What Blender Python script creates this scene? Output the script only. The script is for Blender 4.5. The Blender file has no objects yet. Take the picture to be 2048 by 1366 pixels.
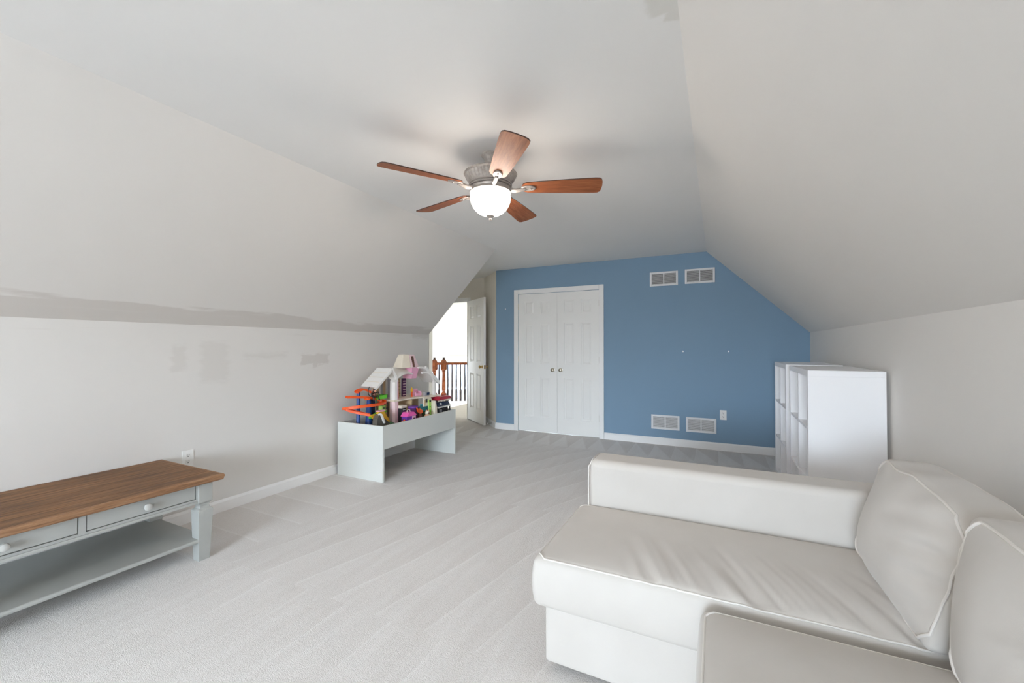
import bpy, bmesh, math, random
from mathutils import Vector, Matrix, noise

PI = math.pi
random.seed(7)
scene = bpy.context.scene
COL = scene.collection

# ------------------------------------------------------------------ camera, world, lights, exposure
cam_d = bpy.data.cameras.new('camera'); cam = bpy.data.objects.new('camera', cam_d); COL.objects.link(cam)
cam_d.sensor_width = 36.0
cam_d.lens = 36.0 * 835.84 / 2048.0
cam_d.clip_start = 0.05
cam.location = (0, 0, 1.249)
cam.rotation_euler = (math.radians(90 + 0.737), 0, math.radians(26.177))
scene.camera = cam

world = bpy.data.worlds.new('overcast_sky'); scene.world = world
world.use_nodes = True
bg = world.node_tree.nodes['Background']
# overcast sky above the horizon, darker ground below it
wn = world.node_tree
wtc = wn.nodes.new('ShaderNodeTexCoord'); wsp = wn.nodes.new('ShaderNodeSeparateXYZ'); wrp = wn.nodes.new('ShaderNodeValToRGB')
wn.links.new(wtc.outputs['Generated'], wsp.inputs[0]); wn.links.new(wsp.outputs[2], wrp.inputs[0])
wrp.color_ramp.elements[0].position = 0.0; wrp.color_ramp.elements[0].color = (0.22, 0.23, 0.24, 1)
wrp.color_ramp.elements[1].position = 0.06; wrp.color_ramp.elements[1].color = (0.74, 0.87, 1.0, 1)
wn.links.new(wrp.outputs[0], bg.inputs[0])
bg.inputs[1].default_value = 62.0

def portal(name, loc, rot, sx, sy):
    l = bpy.data.lights.new(name, 'AREA'); l.shape = 'RECTANGLE'; l.size = sx; l.size_y = sy
    l.cycles.is_portal = True
    o = bpy.data.objects.new(name, l); COL.objects.link(o); o.location = loc; o.rotation_euler = rot
    return o
# sky portals sit in the real window openings (they only steer sampling of the sky)
WX0, WX1, WZ0, WZ1 = -1.65, 0.20, 0.45, 2.08
YF = -4.40
portal('window_sky_portal', ((WX0+WX1)/2, YF-0.13, (WZ0+WZ1)/2), (math.radians(90), 0, 0), WX1-WX0, WZ1-WZ0)

# white rooms need many diffuse bounces
scene.cycles.max_bounces = 11; scene.cycles.diffuse_bounces = 9
vs = scene.view_settings
vs.view_transform = 'Standard'; vs.look = 'None'; vs.gamma = 1.0; vs.use_curve_mapping = False
vs.exposure = -0.34

# ------------------------------------------------------------------ material helpers
def srgb(r, g, b):
    f = lambda c: (c/255/12.92) if c/255 <= 0.04045 else ((c/255+0.055)/1.055)**2.4
    return (f(r), f(g), f(b))
MATS = {}
class X:
    """tiny expression wrapper over Math nodes"""
    def __init__(s, nt, sock): s.nt, s.s = nt, sock
    def _m(s, op, *o, clamp=False):
        n = s.nt.nodes.new('ShaderNodeMath'); n.operation = op; n.use_clamp = clamp
        for i, v in enumerate((s,)+o):
            if isinstance(v, X): s.nt.links.new(v.s, n.inputs[i])
            else: n.inputs[i].default_value = v
        return X(s.nt, n.outputs[0])
    def __add__(s, o): return s._m('ADD', o)
    def __sub__(s, o): return s._m('SUBTRACT', o)
    def __mul__(s, o): return s._m('MULTIPLY', o)
    def __truediv__(s, o): return s._m('DIVIDE', o)
    def fract(s): return s._m('FRACT')
    def floor(s): return s._m('FLOOR')
    def abs(s): return s._m('ABSOLUTE')
    def sin(s): return s._m('SINE')
    def gt(s, o): return s._m('GREATER_THAN', o)
    def mn(s, o): return s._m('MINIMUM', o)
    def mx(s, o): return s._m('MAXIMUM', o)
    def inv(s): return (s*-1.0)+1.0
    def step(s, a, b):
        n = s.nt.nodes.new('ShaderNodeMapRange'); n.interpolation_type = 'SMOOTHSTEP'
        s.nt.links.new(s.s, n.inputs[0]); n.inputs[1].default_value = a; n.inputs[2].default_value = b
        return X(s.nt, n.outputs[0])
def new_mat(name, color, rough=0.6, metal=0.0, **kw):
    m = bpy.data.materials.new(name); m.use_nodes = True
    b = m.node_tree.nodes['Principled BSDF']
    b.inputs['Base Color'].default_value = (*color, 1); b.inputs['Roughness'].default_value = rough
    b.inputs['Metallic'].default_value = metal
    for k, v in kw.items(): b.inputs[k.replace('_', ' ')].default_value = v
    MATS[name] = m
    return m, m.node_tree, b
def coords(nt, kind='Object', scale=(1, 1, 1)):
    tc = nt.nodes.new('ShaderNodeTexCoord'); mp = nt.nodes.new('ShaderNodeMapping')
    mp.inputs['Scale'].default_value = scale
    nt.links.new(tc.outputs[kind], mp.inputs[0])
    return mp.outputs[0]
def xyz(nt):
    sx = nt.nodes.new('ShaderNodeSeparateXYZ'); nt.links.new(coords(nt), sx.inputs[0])
    return [X(nt, o) for o in sx.outputs]
def nz(nt, scale, detail=2.0, vec=(1, 1, 1), rough=0.5):
    n = nt.nodes.new('ShaderNodeTexNoise'); n.inputs['Scale'].default_value = scale
    n.inputs['Detail'].default_value = detail; n.inputs['Roughness'].default_value = rough
    nt.links.new(coords(nt, 'Object', vec), n.inputs['Vector'])
    return X(nt, n.outputs[0])
def mixc(nt, fac, a, b):
    n = nt.nodes.new('ShaderNodeMix'); n.data_type = 'RGBA'
    if isinstance(fac, X): nt.links.new(fac.s, n.inputs[0])
    else: n.inputs[0].default_value = fac
    for i, v in ((6, a), (7, b)):
        if isinstance(v, tuple): n.inputs[i].default_value = (*v, 1)
        else: nt.links.new(v, n.inputs[i])
    return n.outputs[2]
def bump(nt, b, h, strength=0.2, dist=0.01):
    n = nt.nodes.new('ShaderNodeBump'); n.inputs['Strength'].default_value = strength
    n.inputs['Distance'].default_value = dist
    nt.links.new(h.s, n.inputs['Height']); nt.links.new(n.outputs[0], b.inputs['Normal'])

def plain(name, color, rough=0.5, metal=0.0, vary=0.06, scale=30.0, bmp=0.0, **kw):
    m, nt, b = new_mat(name, color, rough, metal, **kw)
    f = nz(nt, scale, 3)
    lo = tuple(c*(1-vary) for c in color); hi = tuple(min(1, c*(1+vary)) for c in color)
    nt.links.new(mixc(nt, f, lo, hi), b.inputs['Base Color'])
    if bmp: bump(nt, b, nz(nt, scale*6, 3), bmp, 0.003)
    return m

PAINT = srgb(224, 221, 217)
PATCH = srgb(198, 192, 186)
def wall_paint(name, color=PAINT, marks=None):
    m, nt, b = new_mat(name, color, 0.72)
    b.inputs['Specular IOR Level'].default_value = 0.25
    f = nz(nt, 1.3, 4)
    base = mixc(nt, f, tuple(c*0.975 for c in color), tuple(min(1, c*1.02) for c in color))
    if marks:
        base = marks(nt, base)
    nt.links.new(base, b.inputs['Base Color'])
    bump(nt, b, nz(nt, 160, 3), 0.05, 0.002)
    return m
def left_marks(nt, base):
    x, y, z = xyz(nt)
    n = (nz(nt, 9, 4, (1, 1, 4))-0.5)*0.10
    def rect(y0, y1, z0, z1, e=0.012):
        yy = y+n; zz = z+n
        return yy.step(y0-e, y0+e)*yy.step(y1+e, y1-e)*zz.step(z0-e, z0+e)*zz.step(z1+e, z1-e)
    k = rect(2.56, 2.86, 1.09, 1.18)*0.55
    k = k.mx(rect(2.68, 2.74, 1.06, 1.12)*0.5)
    k = k.mx(rect(2.05, 2.42, 1.155, 1.20, 0.03)*0.30)
    k = k.mx(rect(1.74, 1.93, 0.98, 1.29, 0.03)*0.26)
    k = k.mx(rect(1.56, 1.64, 1.08, 1.26, 0.02)*0.28)
    k = k.mx(rect(4.10, 4.42, 1.36, 1.50, 0.02)*0.55)
    # sketchy brush strokes of the touch-up coat below the slope
    k = k.mx(nz(nt, 3.0, 4, (1, 0.5, 9)).step(0.60, 0.75)*z.step(1.30, 1.36)*0.22)
    return mixc(nt, k, base, PATCH)
def slope_marks(nt, base):
    x, y, z = xyz(nt)
    n = (nz(nt, 6, 4, (1, 0.6, 5))-0.5)*0.12 + (nz(nt, 1.1, 2)-0.5)*0.08
    zz = z+n
    edge = (y*-0.012)+1.535
    k = (zz-edge).step(0.012, -0.012)*0.62
    k = k*(nz(nt, 4, 3, (1, 0.4, 6)).step(0.15, 0.45)*0.35+0.65)
    return mixc(nt, k, base, PATCH)
def ceil_marks(nt, base):
    x, y, z = xyz(nt)
    n = (nz(nt, 14, 3)-0.5)*0.06
    a = (x+n).step(-0.225, -0.20)*(y+n).step(1.55, 1.53)
    b2 = (x+n).step(-0.165, -0.15)*(y+n).step(1.60, 1.585)
    return mixc(nt, a.mx(b2)*0.5, base, srgb(206, 203, 194))
wall_paint('wall_paint'); wall_paint('left_wall_paint', PAINT, left_marks)
wall_paint('slope_paint', PAINT, slope_marks); wall_paint('ceiling_paint', srgb(232, 231, 229), ceil_marks)
wall_paint('hall_paint', srgb(240, 237, 230))
wall_paint('beige_paint', srgb(232, 227, 218))
wall_paint('blue_paint', srgb(132, 160, 184))
plain('trim_white', srgb(246, 246, 246), 0.38, vary=0.02, scale=4)
plain('door_white', srgb(246, 246, 244), 0.4, vary=0.02, scale=4)
plain('brass', srgb(205, 178, 120), 0.22, 1.0, vary=0.08)
plain('satin_nickel', srgb(196, 188, 172), 0.28, 1.0, vary=0.06)
plain('dark_gap', srgb(38, 38, 40), 0.8)
plain('vent_white', srgb(232, 232, 234), 0.45, vary=0.02)
plain('vent_duct', srgb(70, 68, 66), 0.8)
plain('outlet_white', srgb(238, 237, 234), 0.35, vary=0.02)
plain('outlet_slot', srgb(60, 58, 56), 0.6)
plain('shelf_white', srgb(244, 244, 246), 0.36, vary=0.02, scale=3)
plain('toy_table_paint', srgb(219, 222, 218), 0.45, vary=0.02, scale=5)
plain('grey_paint', srgb(170, 171, 167), 0.45, vary=0.05, scale=12)
plain('knob_white', srgb(190, 190, 186), 0.35, vary=0.04)
plain('foot_black', srgb(24, 24, 26), 0.5)
plain('steel_screw', srgb(190, 190, 190), 0.3, 1.0)

# carpet: nap laid over by the vacuum in strokes, plus pile relief
def carpet():
    m, nt, b = new_mat('carpet', srgb(214, 208, 203), 0.95)
    b.inputs['Specular IOR Level'].default_value = 0.08
    b.inputs['Sheen Weight'].default_value = 0.15
    x, y, z = xyz(nt)
    wob = (nz(nt, 1.1, 2)-0.5)*0.10
    def strokes(u, v, w, row, slant, off):
        r = ((v+(nz(nt, 1.6, 1)-0.5)*0.06)/row).floor()
        t = (u - v*r*slant + r*0.137 + wob + off)/w
        return t.fract(), t.floor(), r
    def tone(fr, idx, r):
        alt = ((idx+r*3.0)*12.9898).sin().abs()           # each stroke its own tone
        saw = fr.step(1.0, 0.1)
        line = fr.step(0.09, 0.0)
        return (alt-0.5)*0.25 + saw*0.35 + line*0.55 - 0.3
    A = tone(*strokes(x, y+0.02, 0.27, 1.50, 0.205, 0.0))
    B = tone(*strokes(y, x+9.0, 0.30, 9.0, 0.03, 0.1))
    # strokes run up against the far wall: wedge shapes
    fw = ((x+wob*0.2)/0.24)
    Cc = (fw.fract()*0.8 - (y*-1.0+5.62)*1.25).step(-0.04, 0.04)*-0.9+0.25
    mB = x.step(-2.62, -2.66)
    mC = y.step(4.98, 5.02)
    t = A*mB.inv() + B*mB
    t = (t*mC.inv() + Cc*mC)*(y.step(0.7, 2.0)*0.75+0.25)
    fine = nz(nt, 260, 2)-0.5
    mid = nz(nt, 70, 2)-0.5
    streak = nz(nt, 2.4, 3, (7.0, 0.7, 1.0))-0.5
    tt = t*0.34 + streak*mB.inv()*0.45 + fine*0.55 + mid*0.35 + 0.5
    c = mixc(nt, tt, srgb(221, 214, 209), srgb(255, 253, 251))
    nt.links.new(c, b.inputs['Base Color'])
    bump(nt, b, nz(nt, 300, 3)*1.0 + nz(nt, 110, 2)*0.6, 0.7, 0.010)
carpet()

def wood(name, dark, mid, light, rough, axis_scale, gscale=6.0, bmp=0.05):
    m, nt, b = new_mat(name, mid, rough)
    g = nz(nt, gscale, 6, axis_scale, 0.65)
    g2 = nz(nt, gscale*6, 3, axis_scale, 0.6)
    big = nz(nt, 2.2, 2)
    f = (g*0.75+g2*0.2+big*0.25).step(0.32, 0.82)
    cr = nt.nodes.new('ShaderNodeValToRGB')
    cr.color_ramp.elements[0].color = (*dark, 1); cr.color_ramp.elements[1].color = (*light, 1)
    e = cr.color_ramp.elements.new(0.5); e.color = (*mid, 1)
    nt.links.new(f.s, cr.inputs[0]); nt.links.new(cr.outputs[0], b.inputs['Base Color'])
    bump(nt, b, g2, bmp, 0.003)
    b.inputs['Specular IOR Level'].default_value = 0.25
    return m
wood('table_wood', srgb(62, 38, 20), srgb(112, 76, 42), srgb(148, 106, 66), 0.5, (9, 0.55, 9))
wood('table_edge_wood', srgb(108, 76, 52), srgb(140, 104, 76), srgb(164, 128, 98), 0.5, (14, 0.9, 14))
wood('blade_wood', srgb(104, 56, 32), srgb(140, 80, 48), srgb(168, 104, 66), 0.55, (1.0, 12, 12))
plain('blade_edge', srgb(66, 38, 28), 0.5)
wood('rail_wood', srgb(92, 46, 24), srgb(122, 64, 36), srgb(146, 84, 50), 0.4, (3, 3, 3))
plain('baluster_dark', srgb(60, 50, 48), 0.45)
plain('finial_dark', srgb(58, 40, 34), 0.4)

# fan metal: pewter with rubbed white highlights
m, nt, b = new_mat('pewter', srgb(168, 160, 152), 0.5, 0.25)
nt.links.new(mixc(nt, nz(nt, 60, 4), srgb(120, 112, 106), srgb(206, 198, 190)), b.inputs['Base Color'])
bump(nt, b, nz(nt, 90, 3), 0.3, 0.004)
m, nt, b = new_mat('pewter_smooth', srgb(160, 152, 146), 0.38, 0.4)
nt.links.new(mixc(nt, nz(nt, 25, 2), srgb(146, 138, 132), srgb(182, 174, 168)), b.inputs['Base Color'])
m, nt, b = new_mat('lit_glass', (1, 0.98, 0.95), 0.3)
b.inputs['Emission Color'].default_value = (1.0, 0.88, 0.76, 1); b.inputs['Emission Strength'].default_value = 46.0

# sofa upholstery
m, nt, b = new_mat('upholstery', srgb(194, 188, 181), 0.62)
b.inputs['Sheen Weight'].default_value = 0.2; b.inputs['Specular IOR Level'].default_value = 0.3
nt.links.new(mixc(nt, nz(nt, 5, 3), srgb(190, 184, 177), srgb(201, 196, 190)), b.inputs['Base Color'])
wv = nz(nt, 700, 2)
bump(nt, b, wv*0.5+nz(nt, 14, 3, (1, 1, 1))*1.5, 0.10, 0.004)
plain('piping', srgb(216, 211, 205), 0.6, vary=0.03)

# ------------------------------------------------------------------ geometry helpers
def BM(): return bmesh.new()
def box(bm, x0, x1, y0, y1, z0, z1, mi=0):
    v = [bm.verts.new(p) for p in ((x0,y0,z0),(x1,y0,z0),(x1,y1,z0),(x0,y1,z0),(x0,y0,z1),(x1,y0,z1),(x1,y1,z1),(x0,y1,z1))]
    for f in ((0,3,2,1),(4,5,6,7),(0,1,5,4),(1,2,6,5),(2,3,7,6),(3,0,4,7)):
        bm.faces.new([v[i] for i in f]).material_index = mi
    return bm
def bx(*a): return box(BM(), *a)
def prism(bm, pts, axis, a0, a1):
    """polygon pts (2D) extruded along axis: 'x' -> (y,z), 'y' -> (x,z), 'z' -> (x,y)"""
    def mk(p, a):
        return {'x': (a, p[0], p[1]), 'y': (p[0], a, p[1]), 'z': (p[0], p[1], a)}[axis]
    lo = [bm.verts.new(mk(p, a0)) for p in pts]; hi = [bm.verts.new(mk(p, a1)) for p in pts]
    n = len(pts)
    bm.faces.new(lo); bm.faces.new(list(reversed(hi)))
    for i in range(n):
        bm.faces.new((lo[i], hi[i], hi[(i+1) % n], lo[(i+1) % n]))
    bmesh.ops.recalc_face_normals(bm, faces=bm.faces)
    return bm
def lathe(bm, prof, c=(0, 0, 0), seg=40, mod=None, axis='z'):
    rings = []
    for r, z in prof:
        ring = []
        for i in range(seg):
            a = 2*PI*i/seg; rr = max(r, 1e-4)*(1+(mod(a, z) if mod else 0))
            p = {'z': (rr*math.cos(a), rr*math.sin(a), z), 'y': (rr*math.cos(a), z, rr*math.sin(a)), 'x': (z, rr*math.cos(a), rr*math.sin(a))}[axis]
            ring.append(bm.verts.new((c[0]+p[0], c[1]+p[1], c[2]+p[2])))
        rings.append(ring)
    for a, b_ in zip(rings, rings[1:]):
        for i in range(seg):
            bm.faces.new((a[i], a[(i+1) % seg], b_[(i+1) % seg], b_[i]))
    bm.faces.new(rings[0]); bm.faces.new(rings[-1])
    bmesh.ops.recalc_face_normals(bm, faces=bm.faces)
    return bm
def tube(bm, pts, r, seg=8, closed=False):
    pts = [Vector(p) for p in pts]; n = len(pts); rings = []
    up = None
    for i, p in enumerate(pts):
        a = pts[(i-1) % n] if (closed or i > 0) else p
        c = pts[(i+1) % n] if (closed or i < n-1) else p
        t = (c-a).normalized()
        if up is None:
            up = Vector((0, 0, 1)) if abs(t.z) < 0.9 else Vector((1, 0, 0))
        s = t.cross(up).normalized(); up = s.cross(t).normalized()
        rr = r(i/(n-1)) if callable(r) else r
        rings.append([bm.verts.new(p+(s*math.cos(2*PI*k/seg)+up*math.sin(2*PI*k/seg))*rr) for k in range(seg)])
    for i in range(n if closed else n-1):
        a, b_ = rings[i], rings[(i+1) % n]
        for k in range(seg):
            bm.faces.new((a[k], a[(k+1) % seg], b_[(k+1) % seg], b_[k]))
    if not closed:
        bm.faces.new(rings[0]); bm.faces.new(rings[-1])
    bmesh.ops.recalc_face_normals(bm, faces=bm.faces)
    return bm
def sweep(bm, pts, prof):
    """open path, closed profile (side, up) with world-up frame"""
    pts = [Vector(p) for p in pts]; n = len(pts); rings = []
    for i, p in enumerate(pts):
        t = (pts[min(i+1, n-1)]-pts[max(i-1, 0)]).normalized()
        s = t.cross(Vector((0, 0, 1))).normalized(); u = s.cross(t)
        rings.append([bm.verts.new(p+s*a+u*b_) for a, b_ in prof])
    m_ = len(prof)
    for a, b_ in zip(rings, rings[1:]):
        for k in range(m_):
            bm.faces.new((a[k], a[(k+1) % m_], b_[(k+1) % m_], b_[k]))
    bm.faces.new(rings[0]); bm.faces.new(rings[-1])
    bmesh.ops.recalc_face_normals(bm, faces=bm.faces)
    return bm
def smooth_path(pts, k=6):
    pts = [Vector(p) for p in pts]; out = []
    for i in range(len(pts)-1):
        p0, p1, p2, p3 = pts[max(i-1, 0)], pts[i], pts[i+1], pts[min(i+2, len(pts)-1)]
        for j in range(k):
            t = j/k
            out.append(0.5*((2*p1)+(p2-p0)*t+(2*p0-5*p1+4*p2-p3)*t*t+(3*p1-p0-3*p2+p3)*t**3))
    return out+[pts[-1]]
ROOT_M = {}
def link(name, bm, mat, smooth=False):
    me = bpy.data.meshes.new(name); bm.to_mesh(me); bm.free()
    o = bpy.data.objects.new(name, me); COL.objects.link(o)
    for mm in (mat if isinstance(mat, (list, tuple)) else [mat]): me.materials.append(MATS[mm])
    if smooth:
        for p in me.polygons: p.use_smooth = True
        if smooth != 'full':
            try: me.set_sharp_from_angle(angle=math.radians(40))
            except Exception: pass
    return o
def bevel(o, w, seg=2):
    md = o.modifiers.new('bevel', 'BEVEL'); md.width = w; md.segments = seg; md.limit_method = 'ANGLE'; md.angle_limit = math.radians(40)
    return o
def tag(o, label=None, cat=None, group=None, kind=None):
    if label: o['label'] = label
    if cat: o['category'] = cat
    if group: o['group'] = group
    if kind: o['kind'] = kind
    return o
def thing(name, label, cat, loc=(0, 0, 0), rz=0.0, group=None, kind=None):
    o = bpy.data.objects.new(name, None); COL.objects.link(o); o.empty_display_size = 0.1
    o.location = loc; o.rotation_euler = (0, 0, rz)
    ROOT_M[o.name] = Matrix.Translation(loc) @ Matrix.Rotation(rz, 4, 'Z')
    return tag(o, label, cat, group, kind)
def part(name, bm, mat, par, local=False, bev=0, smooth=False, label=None, kind=None, bseg=2):
    """child mesh; geometry is given in world space unless local"""
    root = par
    while root.parent: root = root.parent
    if not local:
        if root.name in ROOT_M:
            bm.transform(ROOT_M[root.name].inverted())
    o = link(name, bm, mat, smooth); o.parent = par
    if bev: bevel(o, bev, bseg)
    if label: o['label'] = label
    if kind: o['kind'] = kind
    return o
def struct(name, bm, mat, label, cat, bev=0, smooth=False):
    o = link(name, bm, mat, smooth)
    if bev: bevel(o, bev)
    return tag(o, label, cat, None, 'structure')

# ------------------------------------------------------------------ room shell
L, R, D = -3.39, 0.928, 5.651
ZK, ZC, XCL, XCR, DL, XB = 1.409, 2.421, -2.394, -0.115, 4.423, -3.049
YD = 6.15                                   # wall with the doorway
DX0, DX1 = -4.72, -3.87                     # doorway opening
T = 0.10
struct('floor', bx(-4.95, R+T, YF-T, 8.6, -0.12, 0.0), 'carpet', 'pale beige carpet with vacuum strokes across the attic room', 'floor')
struct('ceiling', bx(-4.95, 0.1, YF-T, YD+T, ZC, ZC+0.1), 'ceiling_paint', 'flat off-white ceiling strip above the ceiling fan', 'ceiling')
struct('wall_left', bx(L-T, L, YF-T, DL, 0, ZK), 'left_wall_paint', 'low off-white knee wall behind the toy table with touch-up paint patches', 'wall')
struct('wall_left_slope', prism(BM(), [(L, ZK), (XCL, ZC), (XCL, ZC+0.12), (L-T, ZK+0.04), (L-T, ZK)], 'y', YF-T, DL), 'slope_paint', 'sloped off-white ceiling above the low wall, with a grey-brown paint band along its foot', 'sloped ceiling')
struct('wall_right', bx(R, R+T, YF-T, D+T, 0, ZK), 'wall_paint', 'low off-white knee wall behind the sofa and white shelves', 'wall')
struct('wall_right_slope', prism(BM(), [(R, ZK), (R+T, ZK), (R+T, ZK+0.04), (XCR, ZC+0.12), (XCR, ZC)], 'y', YF-T, D+T), 'wall_paint', 'sloped off-white ceiling rising above the sofa side', 'sloped ceiling')
# blue wall with the closet opening
CX0, CX1, CZ = -2.677, -1.445, 2.037
bm = BM()
prism(bm, [(XB, 0), (CX0, 0), (CX0, ZC), (XB, ZC)], 'y', D, D+T)
prism(bm, [(CX0, CZ), (CX1, CZ), (CX1, ZC), (CX0, ZC)], 'y', D, D+T)
prism(bm, [(CX1, 0), (R, 0), (R, ZK), (XCR, ZC), (CX1, ZC)], 'y', D, D+T)
struct('wall_back', bm, 'blue_paint', 'slate blue accent wall holding the double closet doors', 'wall')
struct('wall_closet_back', bx(XB, R, D+0.62, D+0.70, 0, ZC), 'beige_paint', 'closet interior wall behind the blue wall', 'wall')
# 45 degree wall and doorway wall
XA = XB-(YD-D)
bm = BM(); q = 0.07
prism(bm, [(XB, D), (XA, YD), (XA+q, YD+q), (XB+q, D+q)], 'z', 0, ZC)
struct('wall_angled', bm, 'beige_paint', 'narrow beige angled wall between the blue wall and the doorway', 'wall')
bm = BM()
box(bm, DX1, XA+q, YD, YD+T, 0, ZC); box(bm, DX0, DX1, YD, YD+T, 2.045, ZC); box(bm, -4.95, DX0, YD, YD+T, 0, ZC)
struct('wall_doorway', bm, 'beige_paint', 'beige wall with the open doorway to the landing', 'wall')
bm = BM(); box(bm, -4.95, -4.85, DL, YD, 0, ZC)
struct('wall_recess', bm, 'beige_paint', 'beige side wall of the doorway recess', 'wall')
struct('wall_recess_end', prism(BM(), [(-4.95, 0), (L-T, 0), (L-T, ZK+0.04), (XCL, ZC+0.1), (-4.95, ZC+0.1)], 'y', DL-0.09, DL-0.002), 'beige_paint', 'end wall of the recess behind the knee wall', 'wall')
# front wall (behind the camera) with the daylight window
bm = BM()
box(bm, L-T, WX0, YF-T, YF, 0, ZC); box(bm, WX1, R+T, YF-T, YF, 0, ZC)
box(bm, WX0, WX1, YF-T, YF, 0, WZ0); box(bm, WX0, WX1, YF-T, YF, WZ1, ZC)
struct('wall_front', bm, 'wall_paint', 'off-white gable wall with the wide window facing the room', 'wall')
w1 = thing('window_1', 'wide white framed window in the gable wall', 'window', ((WX0+WX1)/2, YF, WZ0), kind='structure')
bm = BM()
for x0, x1 in ((WX0, WX0+0.05), (WX1-0.05, WX1)): box(bm, x0, x1, YF-0.08, YF+0.015, WZ0, WZ1)
for z0, z1 in ((WZ0, WZ0+0.05), (WZ1-0.05, WZ1)): box(bm, WX0+0.05, WX1-0.05, YF-0.08, YF+0.015, z0, z1)
part('window_frame', bm, 'trim_white', w1, bev=0.004)
for k in (1, 2):
    xm = WX0+(WX1-WX0)*k/3
    part('mullion', bx(xm-0.03, xm+0.03, YF-0.07, YF, WZ0+0.05, WZ1-0.05), 'trim_white', w1, bev=0.003)
part('window_sill', bx(WX0-0.06, WX1+0.06, YF-0.02, YF+0.07, WZ0-0.03, WZ0), 'trim_white', w1, bev=0.004)

# baseboards
def board(name, pts, nrm, label, h=0.09, t=0.014):
    """run of baseboard between two floor points; nrm points into the room"""
    (x0, y0), (x1, y1) = pts; nx, ny = nrm
    bm = BM()
    prof = [(0, 0), (t, 0), (t, h-0.018), (t*0.55, h-0.006), (t*0.35, h), (0, h)]
    a = [bm.verts.new((x0+nx*d, y0+ny*d, z)) for d, z in prof]; b_ = [bm.verts.new((x1+nx*d, y1+ny*d, z)) for d, z in prof]
    n = len(prof)
    for i in range(n): bm.faces.new((a[i], a[(i+1) % n], b_[(i+1) % n], b_[i]))
    bm.faces.new(a); bm.faces.new(b_)
    bmesh.ops.recalc_face_normals(bm, faces=bm.faces)
    struct(name, bm, 'trim_white', label, 'baseboard')
board('baseboard_left', ((L, YF), (L, DL)), (1, 0), 'white baseboard along the low wall behind the toy table')
board('baseboard_right', ((R, YF), (R, D)), (-1, 0), 'white baseboard along the wall behind the sofa')
board('baseboard_back', ((-1.382, D), (R-0.015, D)), (0, -1), 'white baseboard under the low vents on the blue wall')
board('baseboard_back_corner', ((XB+0.004, D), (-2.740, D)), (0, -1), 'short white baseboard on the blue wall beside the closet casing')
s = math.sqrt(0.5)
board('baseboard_angled', ((XB, D), (XA, YD)), (-s, -s), 'white baseboard along the narrow angled wall')

# closet casing and leaves
def casing(name, x0, x1, zt, y, label, w=0.065, t=0.018):
    o = thing(name, label, 'trim', ((x0+x1)/2, y, 0), kind='structure')
    part('side_casing', bx(x0-w, x0, y-t, y, 0, zt+w), 'trim_white', o, bev=0.005)
    part('side_casing', bx(x1, x1+w, y-t, y, 0, zt+w), 'trim_white', o, bev=0.005)
    part('head_casing', bx(x0, x1, y-t, y, zt, zt+w), 'trim_white', o, bev=0.005)
casing('trim_1', CX0+0.004, CX1-0.004, CZ-0.002, D, 'white casing around the double closet doors')
casing('trim_2', DX0, DX1, 2.045, YD, 'white casing around the open doorway to the landing', 0.055)
bm = BM()
box(bm, DX1-0.02, DX1+0.002, YD, YD+T, 0, 2.045); box(bm, DX0-0.002, DX0+0.02, YD, YD+T, 0, 2.045); box(bm, DX0, DX1, YD, YD+T, 2.03, 2.05)
struct('trim_3', bm, 'trim_white', 'white jamb lining inside the open doorway', 'trim')

def leaf(par, w, h, t, sides=(0,)):
    """six-panel slab in local space: x 0..w, y 0..t (front face at y=0), z 0.."""
    k = w/0.61
    xs = [(0.105*k, 0.255*k), (w-0.255*k, w-0.105*k)]
    zs = [(0.215, 0.80), (0.99, 1.585), (1.715, 1.915)]
    xc = [0, xs[0][0], xs[0][1], xs[1][0], xs[1][1], w]
    zc = [0.008]+[v for p in zs for v in p]+[h]
    bm = BM(); rec = 0.012
    slabf = BM()
    # core, then stiles and rails proud on the panelled sides
    y0 = rec if 0 in sides else 0.0; y1 = t-rec if 1 in sides else t
    box(slabf, 0, w, y0, y1, zc[0], h)
    for sd in sides:
        a, b_ = (0.0, rec) if sd == 0 else (t-rec, t)
        for i in (0, 2, 4): box(slabf, xc[i], xc[i+1], a, b_, zc[0], h)
        for (px0, px1) in xs:
            for i in (0, 2, 4, 6): box(slabf, px0, px1, a, b_, zc[i], zc[i+1])
    part('slab', slabf, 'door_white', par, local=True)
    for sd in sides:
        for (px0, px1) in xs:
            for (pz0, pz1) in zs:
                m_, c = 0.012, 0.022
                ya, yb = (rec, 0.0008) if sd == 0 else (t-rec, t-0.0008)
                bm = BM()
                o1 = [(px0+m_, pz0+m_), (px1-m_, pz0+m_), (px1-m_, pz1-m_), (px0+m_, pz1-m_)]
                o2 = [(px0+m_+c, pz0+m_+c), (px1-m_-c, pz0+m_+c), (px1-m_-c, pz1-m_-c), (px0+m_+c, pz1-m_-c)]
                va = [bm.verts.new((p[0], ya, p[1])) for p in o1]; vb = [bm.verts.new((p[0], yb, p[1])) for p in o2]
                bm.faces.new(vb); bm.faces.new(va)
                for i in range(4): bm.faces.new((va[i], va[(i+1) % 4], vb[(i+1) % 4], vb[i]))
                bmesh.ops.recalc_face_normals(bm, faces=bm.faces)
                part('panel', bm, 'door_white', par, local=True)
def knob(par, x, z, y, sgn, mat):
    pr = [(0.026, 0), (0.026, 0.004), (0.011, 0.007), (0.009, 0.022), (0.018, 0.027), (0.026, 0.040), (0.024, 0.050), (0.012, 0.056), (0.0, 0.057)]
    part('knob', lathe(BM(), [(r, y+sgn*d) for r, d in pr], (x, 0, z), 24, axis='y'), mat, par, local=True, smooth=True, label='round metal door knob')
XM = (CX0+CX1)/2
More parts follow.
